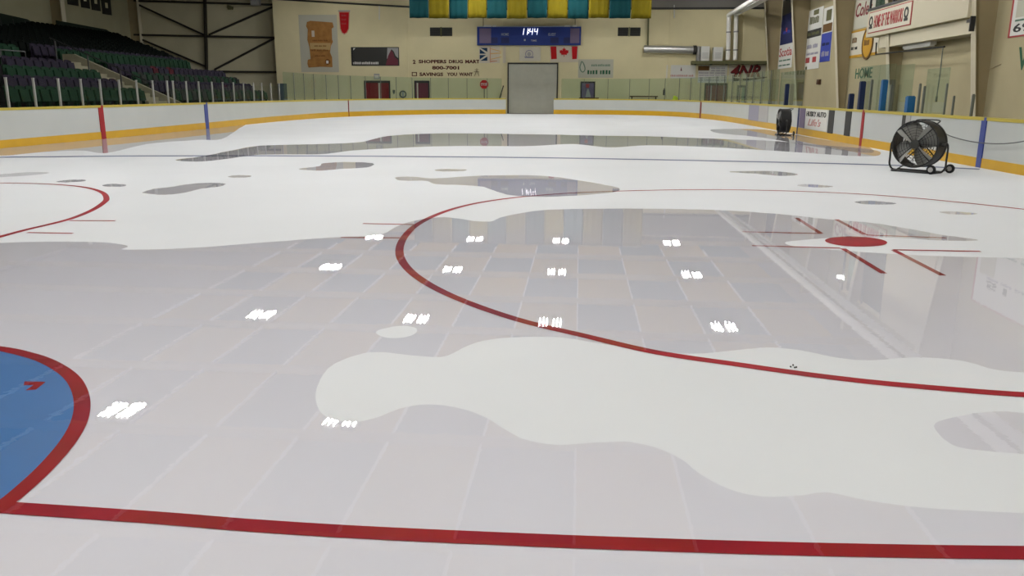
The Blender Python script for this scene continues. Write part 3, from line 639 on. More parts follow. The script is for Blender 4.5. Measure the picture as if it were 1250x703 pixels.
# leaning stick / ramp
p0, p1 = atY(604.5, 118, 64.2), atY(614.5, 104.5, 64.45)
tag(MB().bar((p0.x, 64.1, .0), (p1.x, 64.5, p1.z), .07, .05).build('leaning_pole', M['char']), 'dark pole leaning on the wall between stop sign and roller door', 'pole')
# duct, rod, units
t = wthing('air_duct', 'horizontal silver round duct along the far wall right of the vents', 'duct', 830, 60, .5)
A, B = atY(786, 60, YF - .35), atY(846, 61, YF - .35)
MB().tube([A, B], .29, 16).build('duct_tube', M['silver'], t, smooth=True)
mb = MB()
for k in range(6): mb.tube([A.lerp(B, (k + .1)/5.6), A.lerp(B, (k + .1)/5.6) + Vector((.07, 0, 0))], .31, 16)
mb.build('duct_collar', M['silver'], t); 
MB().tube([B, B + Vector((.25, 0, 0))], .34, 16).build('duct_end', M['char'], t, label='dark duct end')
q = atY(791.5, 22, YF - .35); MB().bar((A.x + .3, YF - .35, A.z), (q.x, YF - .35, q.z + .2), .12).build('hanger_rod', M['olive'], t)
def unit(label, x0, y0, x1, y1, m='white'):
    t = wthing('heater_unit', label, 'heater', (x0 + x1)/2, y1, .4); a = wrect(x0, y0, x1, y1)
    MB().mm((a[0], YF - .7, a[1]), (a[2], YF - .02, a[3])).build('casing', M[m], t, bevel=.02)
    mb = MB()
    for k in range(4): mb.mm((a[0] + .1, YF - .72, a[1] + .2 + k*.12), (a[2] - .1, YF - .69, a[1] + .24 + k*.12))
    mb.build('grille', M['grey'], t); return t
unit('white heater casing at the end of the silver duct', 853.5, 57, 865, 74.9)
unit('taller white casing between the duct heater and the white pipes', 869, 58, 881, 74.9)
unit('olive grey box between the silver duct and the white heater', 849.2, 57, 853, 74.9, 'grey')
# shelf ledge over corner
a = wrect(843, 75, 935, 78.6)
t = thing('ledge', 'dark ledge carrying the heater casings in the far right corner', 'shelf', (a[0], YF, a[1])); MB().mm((a[0], YF - .9, a[1]), (a[2], YF - .02, a[3])).build('shelf_board', M['olive'], t); 
for k in range(5): MB().mm((a[0] + .3 + k*1.2, YF - .8, a[1] - .04), (a[0] + .36 + k*1.2, YF - .02, a[1])).build('bracket', M['char'], t)
# white pipes along the corner
for k, (x, lab) in enumerate(((888.5, 'left'), (897.5, 'right'))):
    a0 = atY(x, 73, YF - .6); a1 = atY(x + 1.5, 18 - k, YF - .6)
    e0 = Vector((15.6 + k*.75, 55, 7.95)); e1 = Vector((15.4 + k*.75, 8, 7.8))
    t = thing('vent_pipe', 'white pipe rising in the far right corner and running towards the camera, %s of two' % lab, 'pipe', (a0.x, YF - .6, a0.z), 'white pipes in the far right corner')
    MB().tube(spline([a0, a0.lerp(a1, .5), a1 - Vector((0, 0, .25)), a1 + Vector((0, -.3, 0)), a1.lerp(e0, .5), e0, e0.lerp(e1, .5), e1], 6), .17, 10).build('pipe_run', M['pipe'], t, smooth=True)
    mb = MB()
    for q in (.2, .6): mb.tube([a0.lerp(a1, q), a0.lerp(a1, q + .03)], .2, 10)
    mb.build('collar', M['grey'], t)
# corner signs
t = wthing('wall_sign', 'white vinyl sign with small mark left of the notice panel', 'sign', 831, 96)
wbox(813, 79.5, 849.5, 95.5, 0, .03).build('sign_panel', M['paper'], t); a = wrect(818, 91, 848, 93.5)
strokes(MB(), (a[0], YF - .03, a[1]), X_, Z_, a[2] - a[0], a[3] - a[1], 4).build('lettering', M['pink_v'], t, label='faint pinkish lettering')
wprism([(830.5, 86.5), (831.5, 81.5), (832.5, 86.5)], .03, .04).build('emblem', M['maroon'], t)
t = wthing('notice_panel', 'white notice panel with rows of small text above the maroon doors', 'sign', 870, 100)
wbox(851.5, 79.5, 888, 101, 0, .03).build('sign_panel', M['paper'], t)
wbox(852, 80.5, 866, 86, .03, .04).build('heading_patch', M['brown_v'], t, label='brown heading patch')
mb = MB()
for k in range(6):
    y = 82.5 + k*2.9; a = wrect(868 if k < 2 else 853, y, 886.5, y + 1.5); strokes(mb, (a[0], YF - .03, a[1]), X_, Z_, a[2] - a[0], a[3] - a[1], 3 if k < 2 else 5)
mb.build('lettering', M['mauve'], t, label='grey blue small text')
t = wthing('wall_sign', 'white sign with big slanted red capitals and dark swoosh in the far right corner', 'sign', 912, 99)
wbox(889, 78, 935, 99.5, 0, .03).build('sign_panel', M['offwhite'], t)
wtext('4NR', 891.8, 79.9, 929, 94, .04, 'letter_shadow', M['black'], t, d=.03, shear=.3, bold=.035)
wtext('4NR', 891, 79.3, 928, 93.4, .07, 'lettering', M['dark_red'], t, d=.02, shear=.3, bold=.012)
wprism([(895, 95), (912, 95.8), (936, 93.6), (936, 95.2), (915, 98), (895.5, 99)], .03, .06).build('swoosh', M['black'], t, label='dark swoosh')
dbl_door(5, 'pale green door under the red capitals sign', 900, 104, 910, 'green_door', (), 'green_post')
# benches, jacket, misc behind the end boards
for x0, x1, y, l in ((769, 803, 117, 'dark bench standing behind the end glass right of the poster'), (707, 731, 119, 'low dark bench under the dark framed poster')):
    a, b = atY(x0, y, 64.0), atY(x1, y, 64.0); t = thing('bench', l, 'bench', ((a.x + b.x)/2, 64, 0)); z = max(a.z, .8)
    MB().mm((a.x, 63.8, z - .08), (b.x, 64.25, z)).build('bench_top', M['wood'], t)
    for x in (a.x + .15, b.x - .15): MB().mm((x - .04, 63.85, 0), (x + .04, 64.2, z - .08)).build('leg', M['char'], t)
a = atY(824, 122, 63.9)
t = thing('jacket', 'yellow green safety jacket draped behind the end boards', 'jacket', (a.x, 63.9, 0))
mb = MB(); bmesh.ops.create_icosphere(mb.bm, subdivisions=2, radius=1); bmesh.ops.transform(mb.bm, matrix=Matrix.Translation((a.x, 63.95, 1.05)) @ Matrix.Diagonal((.24, .15, .42, 1)), verts=mb.bm.verts)
for q in mb.bm.verts: q.co += Vector((math.sin(q.co.z*17)*.04, 0, math.cos(q.co.x*23)*.05))
mb.build('cloth', M['hivis'], t, smooth=True)
MB().bar((a.x, 64.12, 0), (a.x, 64.12, 1.3), .06).build('stand', M['char'], t)
# small objects by the doors
p = atY(492, 115, YF - .06); Tm = Matrix.Translation(p) @ Matrix.Rotation(math.pi/2, 4, 'X')
t = thing('fire_hose_reel', 'small dark ring shaped reel on the wall right of the red double doors', 'reel', p)
MB().lathe([(.2, 0), (.3, 0), (.3, .06), (.2, .06)], 18, Tm, closed=True).build('reel_ring', M['green_post'], t); MB().mm((p.x - .06, p.y - .05, p.z - .35), (p.x + .06, p.y + .05, p.z + .2)).build('bracket', M['grey'], t)
p = atY(481, 112, YF); tag(MB().prism([(-.1, .15), (.1, .15), (.08, -.05), (.03, -.18), (-.03, -.18), (-.08, -.05)], p, X_, Z_, (0, -.1, 0)).build('wall_hook', M['green_post']), 'tiny dark bracket between the red doors and the ring reel', 'bracket')
p = atY(810.5, 113, YF); tag(MB().box(p - Vector((0, .06, 0)), (.16, .12, .4)).box(p - Vector((0, .1, -.25)), (.08, .08, .14)).build('fire_extinguisher', M['black']), 'small dark extinguisher shape on the wall below the white corner sign', 'extinguisher')
a = wrect(342.5, 102, 350, 124)
t = thing('cabinet', 'narrow blue grey cabinet standing at the left end of the far wall', 'cabinet', ((a[0] + a[2])/2, 64.2, 0)); MB().mm((a[0], YF - .45, 0), (a[2], YF - .01, a[3])).build('body', M['navy'], t).data.materials[0] = mat('blue_grey_paint', (.05, .075, .085), .5, .3)
MB().mm((a[0] + .05, YF - .47, .1), (a[2] - .05, YF - .45, a[3] - .08)).build('door', M['mauve'], t).data.materials[0] = mat('blue_grey_door', (.06, .09, .10), .5, .3)
# conduit and beam high on the wall
A, B = atY(338, -1, YF - .08), atY(500, 8.5, YF - .08); tag(MB().tube([A, B], .07, 6).build('conduit', M['char']), 'dark sloping conduit high on the far wall left of the banners', 'pipe')
A, B = atY(795, 8, YF - .1), atY(893, 12, YF - .1)
struct(MB().mm((A.x - 13, YF - .16, (A.z + B.z)/2 - .08), (WX - .1, YF - .01, (A.z + B.z)/2 + .06)).build('trim_3', M['char']), 'dark beam high on the far wall', 'beam')
struct(MB().mm((A.x - 13, YF - .08, (A.z + B.z)/2 + .06), (WX - .02, YF - .01, ZT - .06)).build('trim_4', M['roof']), 'grey cladding above the dark beam', 'cladding')
for k, x in enumerate((496.5, 612, 818, 907)):
    p = atY(x, 60, YF); struct(MB().mm((p.x - .12, YF - .07, 0), (p.x + .12, YF - .005, ZT - .5 if k == 0 else 8)).build('trim_%d' % (5 + k), M['wall']), 'cream wall rib, %s from the left' % ORD[k], 'rib')
for x, y1, l in ((463, 24, 'left of the banners'), (823, 22, 'above the silver duct')):
    a, b = atY(x, 6, YF - .05), atY(x, y1, YF - .05); tag(MB().tube([a, b], .05, 6).build('wall_conduit', M['white']), 'short white upright conduit on the far wall ' + l, 'pipe')

# ------------------------------------------------------------------ steel bracing on the left end wall
YBR = YE - .18
t = thing('steel_bracing', 'black steel wall bracing with girts and diagonals behind the seating stand', 'bracing', (atY(251, 60, YBR).x, YBR, 0), None, 'structure')
def bw(a, b, w, nm): MB().bar(atY(*a, YBR), atY(*b, YBR), w, .14).build(nm, M['dark_steel'], t)
for a, b in (((164, 1), (345, 6)), ((164, 42.5), (345, 46)), ((164, 86), (345, 88))): bw(a, b, .27, 'girt')
bw((250, -8), (253, 118), .36, 'post'); 
for a, b in (((163, 3), (250, 43)), ((255, 42.5), (336, 7)), ((168, 46), (251, 81)), ((262, 85), (336, 46))): bw(a, b, .16, 'diagonal_brace')
t2 = thing('corner_post', 'dark corner post beside the steel bracing', 'post', (-21.2, YE - .3, 0)); MB().mm((-21.37, YE - .35, 0), (-21.16, YE - .02, ZT - .4)).build('web', M['web'], t2); MB().mm((-21.42, YE - .4, 0), (-21.14, YE - .36, ZT - .4)).build('flange', M['dark_steel'], t2)
a = atY(312, 3, YBR - .4); tag(MB().box(a, (.7, .5, .5)).box(a + Vector((0, -.3, 0)), (.5, .1, .35)).build('unit_heater', M['grey']), 'pale grey box hanging by the top girt of the steel bracing', 'heater')
a = atY(281, 9, YBR + .1); tag(MB().box(a, (.5, .12, .25), Matrix.Rotation(.3, 3, 'Y')).box(a + Vector((-.1, 0, -.12)), (.25, .1, .12)).build('loudspeaker', M['olive']), 'small dark loudspeaker under the top girt, right of the bracing post', 'speaker')
# dark pennants on the left wall
for k, (x0, x1, y1) in enumerate(((66.5, 71, 3), (82, 96, 6), (98.5, 110, 9.5), (111.5, 123, 12.5), (124.5, 136.5, 17.5))):
    a, b = atX(x0, y1, WXL), atX(x1, y1 + .8, WXL); z = (a.z + b.z)/2
    t = thing('wall_pennant', 'dark pennant on the wall behind the stand, %s from the left' % ORD[k], 'pennant', (WXL + .03, (a.y + b.y)/2, z), 'dark pennants behind the seating stand')
    MB().mm((WXL + .005, a.y + .05, z), (WXL + .04, b.y - .05, z + 1.5)).build('cloth', M['black'], t)
    ym = (a.y + b.y)/2; MB().mm((WXL + .04, ym - .18, z + .5), (WXL + .05, ym + .18, z + .9)).build('print', M['wall_stand'], t)

# ------------------------------------------------------------------ seating stand
rowsS = []    # (x of back, z of tread)
x, z = -13.6, .80
for k in range(4): rowsS.append((x - .85*k, .80 + .35*k, k))
for k in range(15): rowsS.append((-18.5 - .97*k, 2.45 + .195*k, 4 + k))
def yend(x): return float(np.interp(-x, [13.5, 18.4, 32], [43.0, 44.0, 61.0]))
for x, z, k in rowsS:
    pass
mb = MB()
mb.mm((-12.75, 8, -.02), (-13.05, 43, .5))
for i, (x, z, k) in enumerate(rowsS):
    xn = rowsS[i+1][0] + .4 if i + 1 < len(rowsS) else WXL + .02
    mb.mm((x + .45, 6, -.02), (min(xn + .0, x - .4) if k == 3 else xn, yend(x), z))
st = mb.build('seating_tiers', M['stand']); struct(st, 'concrete tiers of the seating stand, coloured dark as unlit', 'stand')
def seat_mesh(name, m):
    mb = MB()
    # back: gently curved shell; pan folded up in front; two brackets
    sec = []
    for j in range(7):
        a = -.22 + .44*j/6; dx = -.05*(1 - (a/.22)**2)
        sec.append([(dx, a, .30), (dx + .03, a, .30), (dx - .05 + .03, a, .82 - .05*abs(a/.22)**3), (dx - .05, a, .82 - .05*abs(a/.22)**3)])
    mb.solid_strip(sec)
    mb.box((.10, 0, .52), (.06, .40, .38), Matrix.Rotation(-.15, 3, 'Y')).box((.03, .2, .17), (.12, .03, .34)).box((.03, -.2, .17), (.12, .03, .34))
    bmesh.ops.recalc_face_normals(mb.bm, faces=mb.bm.faces); me = bpy.data.meshes.new(name); mb.bm.to_mesh(me); mb.bm.free(); me.materials.append(m); return me
SM = {c: seat_mesh('folding_seat', M['seat_' + c]) for c in ('green', 'purple', 'red', 'grey', 'dark')}
rowname = ['front row', 'second row', 'third row', 'fourth row', 'first row above the aisle', 'second row above the aisle']
AISLE = (29.6, 31.3)
cnt = 0
for x, z, k in rowsS[:6]:
    y = 21.8 + max(0, k)*1.2
    red_left = 2 if k == 2 else 0
    while y < yend(x) - .3 and cnt < 298:
        if not (AISLE[0] - .3 < y < AISLE[1] + .5):
            c = 'green' if k in (0, 2, 4) else 'purple'
            far = y > AISLE[1]
            if far and k in (0, 2): c = 'grey' if (int(y*3) % 3) else 'green'
            if k == 3 and (abs(y - 35.2) < .26 or abs(y - 36.9) < .26): c = 'red'
            o = bpy.data.objects.new('folding_seat', SM[c]); col.objects.link(o); o.location = (x, y, z); cnt += 1
            side = 'beyond the stair' if far else 'before the stair'
            tag(o, '%s folding seat, %s of stand, %s' % (c, rowname[k], side), 'seat', '%s seats in the %s %s' % (c, rowname[k], side))
        y += .5
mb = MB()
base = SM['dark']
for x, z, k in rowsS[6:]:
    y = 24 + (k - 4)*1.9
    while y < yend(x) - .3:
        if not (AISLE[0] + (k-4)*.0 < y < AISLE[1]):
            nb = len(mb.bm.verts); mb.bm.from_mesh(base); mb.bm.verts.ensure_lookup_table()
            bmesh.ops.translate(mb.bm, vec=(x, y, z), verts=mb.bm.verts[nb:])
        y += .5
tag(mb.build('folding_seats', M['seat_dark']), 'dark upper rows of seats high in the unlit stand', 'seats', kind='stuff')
# stair with pale flank and rails
t = thing('stand_stair', 'pale stair with black handrail cutting through the lower seating stand', 'stair', (-15, 30.5, 0))
mb = MB()
for k in range(12): mb.mm((-13.1 - .36*k, AISLE[0] + .1, .5), (-13.1 - .36*(k + 1), AISLE[1] - .1, .95 + .155*k))
mb.build('steps', M['stair'], t)
MB().prism([(-12.95, .55), (-12.95, 1.05), (-17.4, 3.0), (-17.9, 3.0), (-17.9, 1.5)], (0, AISLE[1] - .02, 0), X_, Z_, (0, .14, 0)).build('flank_wall', M['stair'], t)
for y in (AISLE[0] + .06,):
    mb = MB().tube([(-13.1, y, 1.75), (-17.3, y, 3.55)], .03, 6); mb.build('handrail', M['black'], t)
    for k in range(4):
        xx = -13.2 - 1.3*k; MB().tube([(xx, y, .6 + .42*k), (xx, y, 1.79 + .557*k)], .03, 6).build('rail_post', M['black'], t)
for k, (x, zc, y0, y1) in enumerate(((-17.6, 2.5, 23, 28.5),)):
    t = thing('guard_rail', 'dark guard rail along the cross aisle of the stand', 'railing', (x, y0, zc)); MB().tube([(x, y0, zc + .45), (x, y1, zc + .45)], .025, 6).tube([(x, y0, zc + .2), (x, y1, zc + .2)], .02, 6).build('rail', M['black'], t)
    for j in range(5): MB().tube([(x, y0 + (y1 - y0)*j/4, 1.3), (x, y0 + (y1 - y0)*j/4, zc + .47)], .025, 6).build('rail_post', M['black'], t)
# dark screens along the top of the stand
for k, (p, q) in enumerate((((-4, 17), (31, 21)), ((67, 26), (128, 34)))):
    a, b = atX(*p, WXL + .9), atX(*q, WXL + .9); z1 = (a.z + b.z)/2
    t = thing('stand_screen', 'dark green screen along the top of the stand, ' + ('left of the first white column' if k == 0 else 'between the two white columns'), 'screen', (WXL + .95, a.y, 5.8))
    MB().prism([(a.y, 5.1), (a.y, z1 + .05), (b.y, z1 - .1), (b.y + 1.6, z1 - .55), (b.y + 1.6, 5.1)], (WXL + .96, 0, 0), (0, 1, 0), Z_, (.05, 0, 0)).build('screen_panel', M['dkgreen'], t)
    for j in range(3): MB().bar((WXL + .99, a.y + (b.y - a.y)*(j + .1)/2.3, 5.1), (WXL + .99, a.y + (b.y - a.y)*(j + .1)/2.3, z1 - .2), .06).build('post', M['black'], t)

# ------------------------------------------------------------------ glass and posts on the boards
def pane(P, i0, i1, h0, h1, label, cat_group, m='glass', off=-.112):
    sub = P[i0:i1 + 1]
    mb = sweep(sub, off - .006, off + .006, lambda y: bh(y) + .002, lambda y: bh(y) + float(np.interp(y, [20, 60], [h0, h1])))
    return tag(mb.build('rink_shield', M[m]), label, 'glass', cat_group)
def arc_split(P, i0, i1, step):
    out = [i0]; acc = 0
    for i in range(i0, i1):
        acc += (P[i+1] - P[i]).length
        if acc >= step: out.append(i + 1); acc = 0
    if out[-1] != i1: out.append(i1)
    return out
left_posts = [14, 47, 77, 104, 127, 150, 171, 190.5, 208, 215, 231, 246, 262, 275, 288, 300, 312, 322, 333, 343]
for k, x in enumerate(left_posts):
    p, n = point_px(pathL, x); q = p - n*.06; z0 = bh(p.y) + .001; h = float(np.interp(p.y, [18, 42], [.74, .86]))
    t = MB().box((q.x, q.y, z0 + h/2), (.048, .048, h)).box((q.x, q.y, z0 + h + .015), (.055, .055, .03)).build('shield_post', M['grey_post'])
    tag(t, '%s pale grey shield post from the left, before the stand' % ORD[k], 'post', 'pale shield posts on the left boards')
prevx = [-30] + left_posts
for k in range(len(left_posts)):
    if left_posts[k] == 215: continue
    i0, i1 = idx_px(pathL, prevx[k] if k else 14) , idx_px(pathL, left_posts[k])
    if k == 0: i0 = max(0, idx_px(pathL, 14) - 8)
    if i1 - i0 < 1: continue
    pane(pathL, i0, i1, .68, .8, 'clear pane between pale posts, %s from the left' % ORD[k], 'clear panes on the left boards', 'glass_left')
iA, iB = idx_px(pathL, 350), idx_px(pathL, 612)
sp = arc_split(pathL, iA, iB, 1.55)
for k in range(len(sp) - 1): pane(pathL, sp[k], sp[k+1], 1.5, 1.5, 'green tinted glass pane left of the roller door, %s from the left' % ORD[min(k, 19)], 'glass panes left of the roller door')
sp2 = arc_split(pathR, idx_px(pathR, 684), idx_px(pathR, 945), 1.7)
for k in range(len(sp2) - 1): pane(pathR, sp2[k], sp2[k+1], 1.5, 1.5, 'green tinted glass pane, %s one to the right of the roller door' % ORD[min(k, 19)], 'glass panes right of the roller door')
for P, s_, nm in ((pathL, sp, 'left'), (pathR, sp2, 'right')):
    for k, i in enumerate(s_[1:-1] if nm == 'left' else s_[1:-1]):
        p = P[i]; n = nrm_at(P, i); q = p - n*.07
        tag(MB().box((q.x, q.y, bh(p.y) + .74), (.035, .035, 1.5)).box((q.x, q.y, bh(p.y) + .03), (.06, .06, .06)).build('glass_clip_post', M['green_post']), 'slim grey green glass joint, %s one %s of the roller door' % (ORD[min(k, 19)], 'from the left' if nm == 'left' else 'to the right'), 'post', 'slim glass joints on the end boards')
RP = [(957, 103, 'navy_post', .15, 'dark navy padded post behind the farther drum fan'), (1035, 115, 'navy_post', .14, 'short navy padded post by the dark gate gap'), (1047, 100, 'navy_post', .15, 'tall navy padded post under the HOME lettering'),
      (1073, 98, 'blue_post', .14, 'tall bright blue padded post right of the red stripe'), (1106, 118, 'blue_post', .18, 'short bright blue padded post directly behind the nearer fan'),
      (1058, 98, 'green_post', .06, 'slim grey post between the navy and bright blue posts'), (1082, 104, 'green_post', .06, 'slim grey post left of the nearer fan'), (1116, 103, 'green_post', .05, 'slim grey post just right of the short blue post'), (1121.5, 106, 'green_post', .05, 'slim grey post, second right of the short blue post'), (1148, 103, 'green_post', .035, 'slim grey post under the lamp of the booth'), (1158, 118, 'green_post', .04, 'short grey post right of the nearer fan'), (1181, 116, 'green_post', .05, 'short grey post left of the pale wall column')]
for x, y, m_, w, l in RP:
    p, n = point_px(pathR, x); q = p - n*.07
    lo, hi = 0, 6
    for _ in range(40):
        mid = (lo + hi)/2
        if proj((q.x, q.y, mid))[1] > y: lo = mid
        else: hi = mid
    tag(MB().box((q.x, q.y, (bh(p.y) + lo)/2), (w, w, lo - bh(p.y) - .002)).box((q.x, q.y, lo + .01), (w*.8, w*.8, .02)).build('shield_post', M[m_]), l, 'post', 'posts on the right boards')
xs = [948, 975, 1012] ; 
for k, (a, b, h) in enumerate(((946, 974, 1.35), (1040, 1059, 1.25), (1059, 1083, 1.25), (1083, 1104, 1.2), (1117, 1148, 1.05))):
    i0, i1 = idx_px(pathR, a), idx_px(pathR, b)
    pane(pathR, i0, i1, h, h, ['green tinted glass pane behind the farther fan', 'glass pane below the HOME lettering', 'glass pane right of the red stripe', 'glass pane left of the nearer fan', 'glass pane right of the short blue post'][k], 'glass panes on the right boards', off=-.17)

# ------------------------------------------------------------------ right wall signs
def rquad(x0, y0, x1, y1, X=WX):
    a, b = atX(x0, y1, X), atX(x1, y1, X); c = atX(x0, y0, X); return a.y, b.y, (a.z + b.z)/2, c.z    # y far, y near, z low, z high (at far edge)
NY = Vector((0, -1, 0))
class RW:
    """flat sign on the right wall"""
    def __init__(s, name, label, cat, yf, yn, z0, z1, X=WX): s.t = thing(name, label, cat, (X - .02, (yf + yn)/2, z0)); s.yf, s.yn, s.z0, s.z1, s.X = yf, yn, z0, z1, X
    def patch(s, u0, v0, u1, v1, m, name, d0=0, d1=.03, label=None):
        L, h = s.yf - s.yn, s.z1 - s.z0
        o = MB().mm((s.X - d0, s.yf - L*u0, s.z0 + h*v0), (s.X - d1, s.yf - L*u1, s.z0 + h*v1)).build(name, M[m], s.t)
        if label: o['label'] = label
        return o
    def text(s, txt, u0, v0, u1, v1, m, d=.03, shear=0, label=None):
        L, h = s.yf - s.yn, s.z1 - s.z0
        o = text_into(MB(), txt, (s.X - d, s.yf - L*u0, s.z0 + h*v0), NY, Z_, L*(u1 - u0), h*(v1 - v0), shear=shear).build('lettering', M[m], s.t)
        if label: o['label'] = label
        return o
    def dash(s, u0, v0, u1, v1, m, words, d=.03, label=None):
        L, h = s.yf - s.yn, s.z1 - s.z0
        o = strokes(MB(), (s.X - d, s.yf - L*u0, s.z0 + h*v0), NY, Z_, L*(u1 - u0), h*(v1 - v0), words).build('lettering', M[m], s.t)
        if label: o['label'] = label
def rw(name, label, cat, x0, x1, y0, y1):
    xm = (x0 + x1)/2; a, b = atX(x0, 60, WX), atX(x1, 60, WX); lo, hi = atX(xm, y1, WX).z, atX(xm, y0, WX).z
    return RW(name, label, cat, a.y, b.y, lo, hi)
s = rw('advertising_sign', 'tall narrow sign with black top, blue middle and red script, farthest along the right wall', 'sign', 952, 968, -14, 83)
s.patch(0, 0, 1, 1, 'paper', 'sign_panel'); s.patch(.02, .67, .98, 1, 'black', 'dark_block', .03, .04); s.patch(.02, .30, .98, .67, 'navy', 'blue_block', .03, .04, 'navy block')
s.dash(.2, .43, .8, .47, 'royal', 2, .04); s.patch(.42, .45, .5, .5, 'mat_red', 'emblem', .04, .05); s.dash(.2, .84, .8, .9, 'char', 2, .04)
s.text('Scotia', .03, .15, .97, .26, 'mat_red', label='red script'); s.dash(.05, .09, .95, .11, 'grey_green', 3); s.dash(.05, .03, .95, .05, 'grey_green', 3)
s = rw('advertising_sign', 'white sign with stacked olive lettering and a dark band on the right wall', 'sign', 984, 1001.5, 12, 84)
s.patch(0, 0, 1, 1, 'paper', 'sign_panel'); s.patch(.02, .53, .98, .66, 'char', 'dark_band', .03, .04)
s.patch(.38, .90, .72, .98, 'olive', 'tree_print', .03, .04); s.dash(.15, .76, .9, .89, 'olive', 1); s.dash(.1, .57, .9, .62, 'olive', 3, .04); s.dash(.1, .35, .9, .42, 'mauve', 2); s.dash(.1, .24, .95, .28, 'mauve', 3)
s.patch(.08, .11, .35, .2, 'mat_red', 'red_mark', .03, .04); s.patch(.55, .11, .8, .2, 'mat_red', 'red_mark', .03, .04); s.patch(.1, .0, .22, .05, 'olive', 'green_mark', .03, .04)
s = rw('advertising_sign', 'narrow sign with brown top and royal blue lower half beside the olive lettered sign', 'sign', 1002.5, 1014.5, 10, 75)
s.patch(0, 0, 1, 1, 'paper', 'sign_panel'); s.patch(.05, .55, .95, .70, 'brown_v', 'brown_block', .03, .04); s.patch(.0, 0, 1, .53, 'royal', 'blue_block', .03, .04, 'royal blue block'); s.patch(.3, .75, .8, .95, 'olive', 'bottle_print', .03, .04); s.dash(.15, .1, .9, .2, 'mauve', 2, .04); s.dash(.1, .3, .9, .36, 'navy', 2, .04)
s = rw('advertising_sign', 'white sign with dark red script above the gold sign near the booth', 'sign', 1040, 1072, -10, 33)
s.patch(0, 0, 1, 1, 'pale_panel', 'sign_panel'); s.text('Coler', .04, .33, .66, .72, 'dark_red', shear=.2, label='dark red script')
s = rw('advertising_sign', 'white sign with round gold badge between gold bars, under the red script sign', 'sign', 1038.5, 1072, 35, 69)
s.patch(0, 0, 1, 1, 'offwhite', 'sign_panel'); s.patch(0, 0, 1, .1, 'gold', 'gold_bar', .03, .045, 'gold bar'); s.patch(0, .93, 1, 1, 'gold', 'gold_bar', .03, .045, 'gold bar')
s.dash(.06, .55, .28, .75, 'brown_v', 1); s.dash(.04, .3, .30, .42, 'char', 2)
cy = s.yf - (s.yf - s.yn)*.66; cz = s.z0 + (s.z1 - s.z0)*.45; rr = (s.z1 - s.z0)*.5
Tm = Matrix.Translation((WX - .045, cy, cz)) @ Matrix.Rotation(-math.pi/2, 4, 'Y')
MB().lathe([(rr, 0), (rr*.98, .03)], 28, Tm).build('badge', M['gold'], s.t, label='round gold badge'); MB().lathe([(rr, 0), (rr*1.14, 0), (rr*1.14, .05), (rr, .05)], 28, Tm, closed=True).build('badge_ring', M['brown_v'], s.t, label='dark brown ring')
strokes(MB(), (WX - .075, cy + rr*.7, cz - .1), NY, Z_, rr*1.4, .3, 1).build('lettering', M['brown_v'], s.t)
s = rw('wall_lettering', 'dark green HOME capitals painted above the boards', 'sign', 1047.5, 1068, 82.5, 95.5)
s.patch(-.03, -.1, 1.03, 1.1, 'wall_right', 'ground', -.01, .006); s.text('HOME', 0, 0, 1, 1, 'green_letter', .006)
s = rw('advertising_sign', 'white sign with red border and black digits on the nearest right wall bay', 'sign', 1229, 1330, -60, 40)
s.patch(0, 0, 1, 1, 'mat_red', 'sign_border', 0, .03); s.patch(.03, .02, .97, .98, 'paper', 'sign_panel', .03, .04); s.text('694-5151', .07, .06, .93, .17, 'black', .04, label='black digits'); s.text('51', .2, .62, .5, .72, 'black', .04); s.patch(.08, .25, .3, .55, 'pale_panel', 'house_print', .04, .05); s.dash(.08, .20, .9, .225, 'grey_green', 3, .04); s.dash(.2, .57, .8, .6, 'mauve', 3, .04)
s = rw('wall_lettering', 'dark green VISITORS capitals beginning at the right edge', 'sign', 1244.5, 1340, 52, 83)
s.patch(-.02, -.1, 1.02, 1.1, 'wall_right', 'ground', -.01, .006); s.text('VISITORS', 0, 0, 1, 1, 'green_letter', .006)
# wall socket lamp
a = atX(1001, 100, WX); tag(MB().box((WX - .08, a.y, a.z), (.14, .5, .3)).box((WX - .16, a.y, a.z - .05), (.05, .3, .15)).build('wall_box', M['wood']), 'small brown box on the right wall below the olive lettered sign', 'box')
t = thing('wall_lamp', 'small lit flood lamp high on the right wall', 'lamp', (17.45, 39.6, 7.6)); MB().box((17.45, 39.6, 7.76), (.35, .4, .2)).bar((17.45, 39.6, 7.8), (17.45, 39.6, ZT), .05).build('housing', M['grey'], t); MB().box((17.45, 39.6, 7.64), (.25, .3, .03)).build('lens', M['tube'], t)

# ------------------------------------------------------------------ announcer booth
XB = 17.65
yn, yf = 29.45, atX(1057, 45, XB).y
t = thing('announcer_booth', 'cream announcer booth projecting from the right wall above the benches', 'booth', (XB, (yn + yf)/2, 3.0))
z0, zs, zt = 4.22, 5.45, 8.4
ym = atX(1117, 10, XB).y
MB().mm((XB, yn, z0), (XB + .1, yf, zs)).build('parapet', M['flange'], t); MB().mm((XB, yn, zs), (XB + .1, ym, zt)).build('front_wall', M['flange'], t)
MB().mm((XB + .1, yn, z0), (WX - .02, yn + .1, zt)).build('side_wall', M['wall'], t); MB().mm((XB + .1, yf - .1, z0), (WX - .02, yf, zs)).build('side_wall', M['wall'], t)
MB().mm((XB + .1, yn + .1, z0), (WX - .02, yf - .1, z0 + .12)).build('booth_floor', M['wall'], t)
MB().mm((XB + .25, yn, z0 - .56), (WX - .02, yf - 1.2, z0 - .02)).build('support_beam', M['flange'], t); MB().mm((XB - .05, yn - .42, z0 - .52), (XB + .12, yn - .36, z0)).mm((XB, yn - .38, z0 - .2), (XB + .06, yn + .02, z0 - .1)).build('beam_end_plate', M['black'], t, label='black end plate')
MB().mm((XB + .3, ym, zs), (XB + .33, yf, zt)).build('window_glass', M['window'], t, label='dark green window')
mb = MB(); 
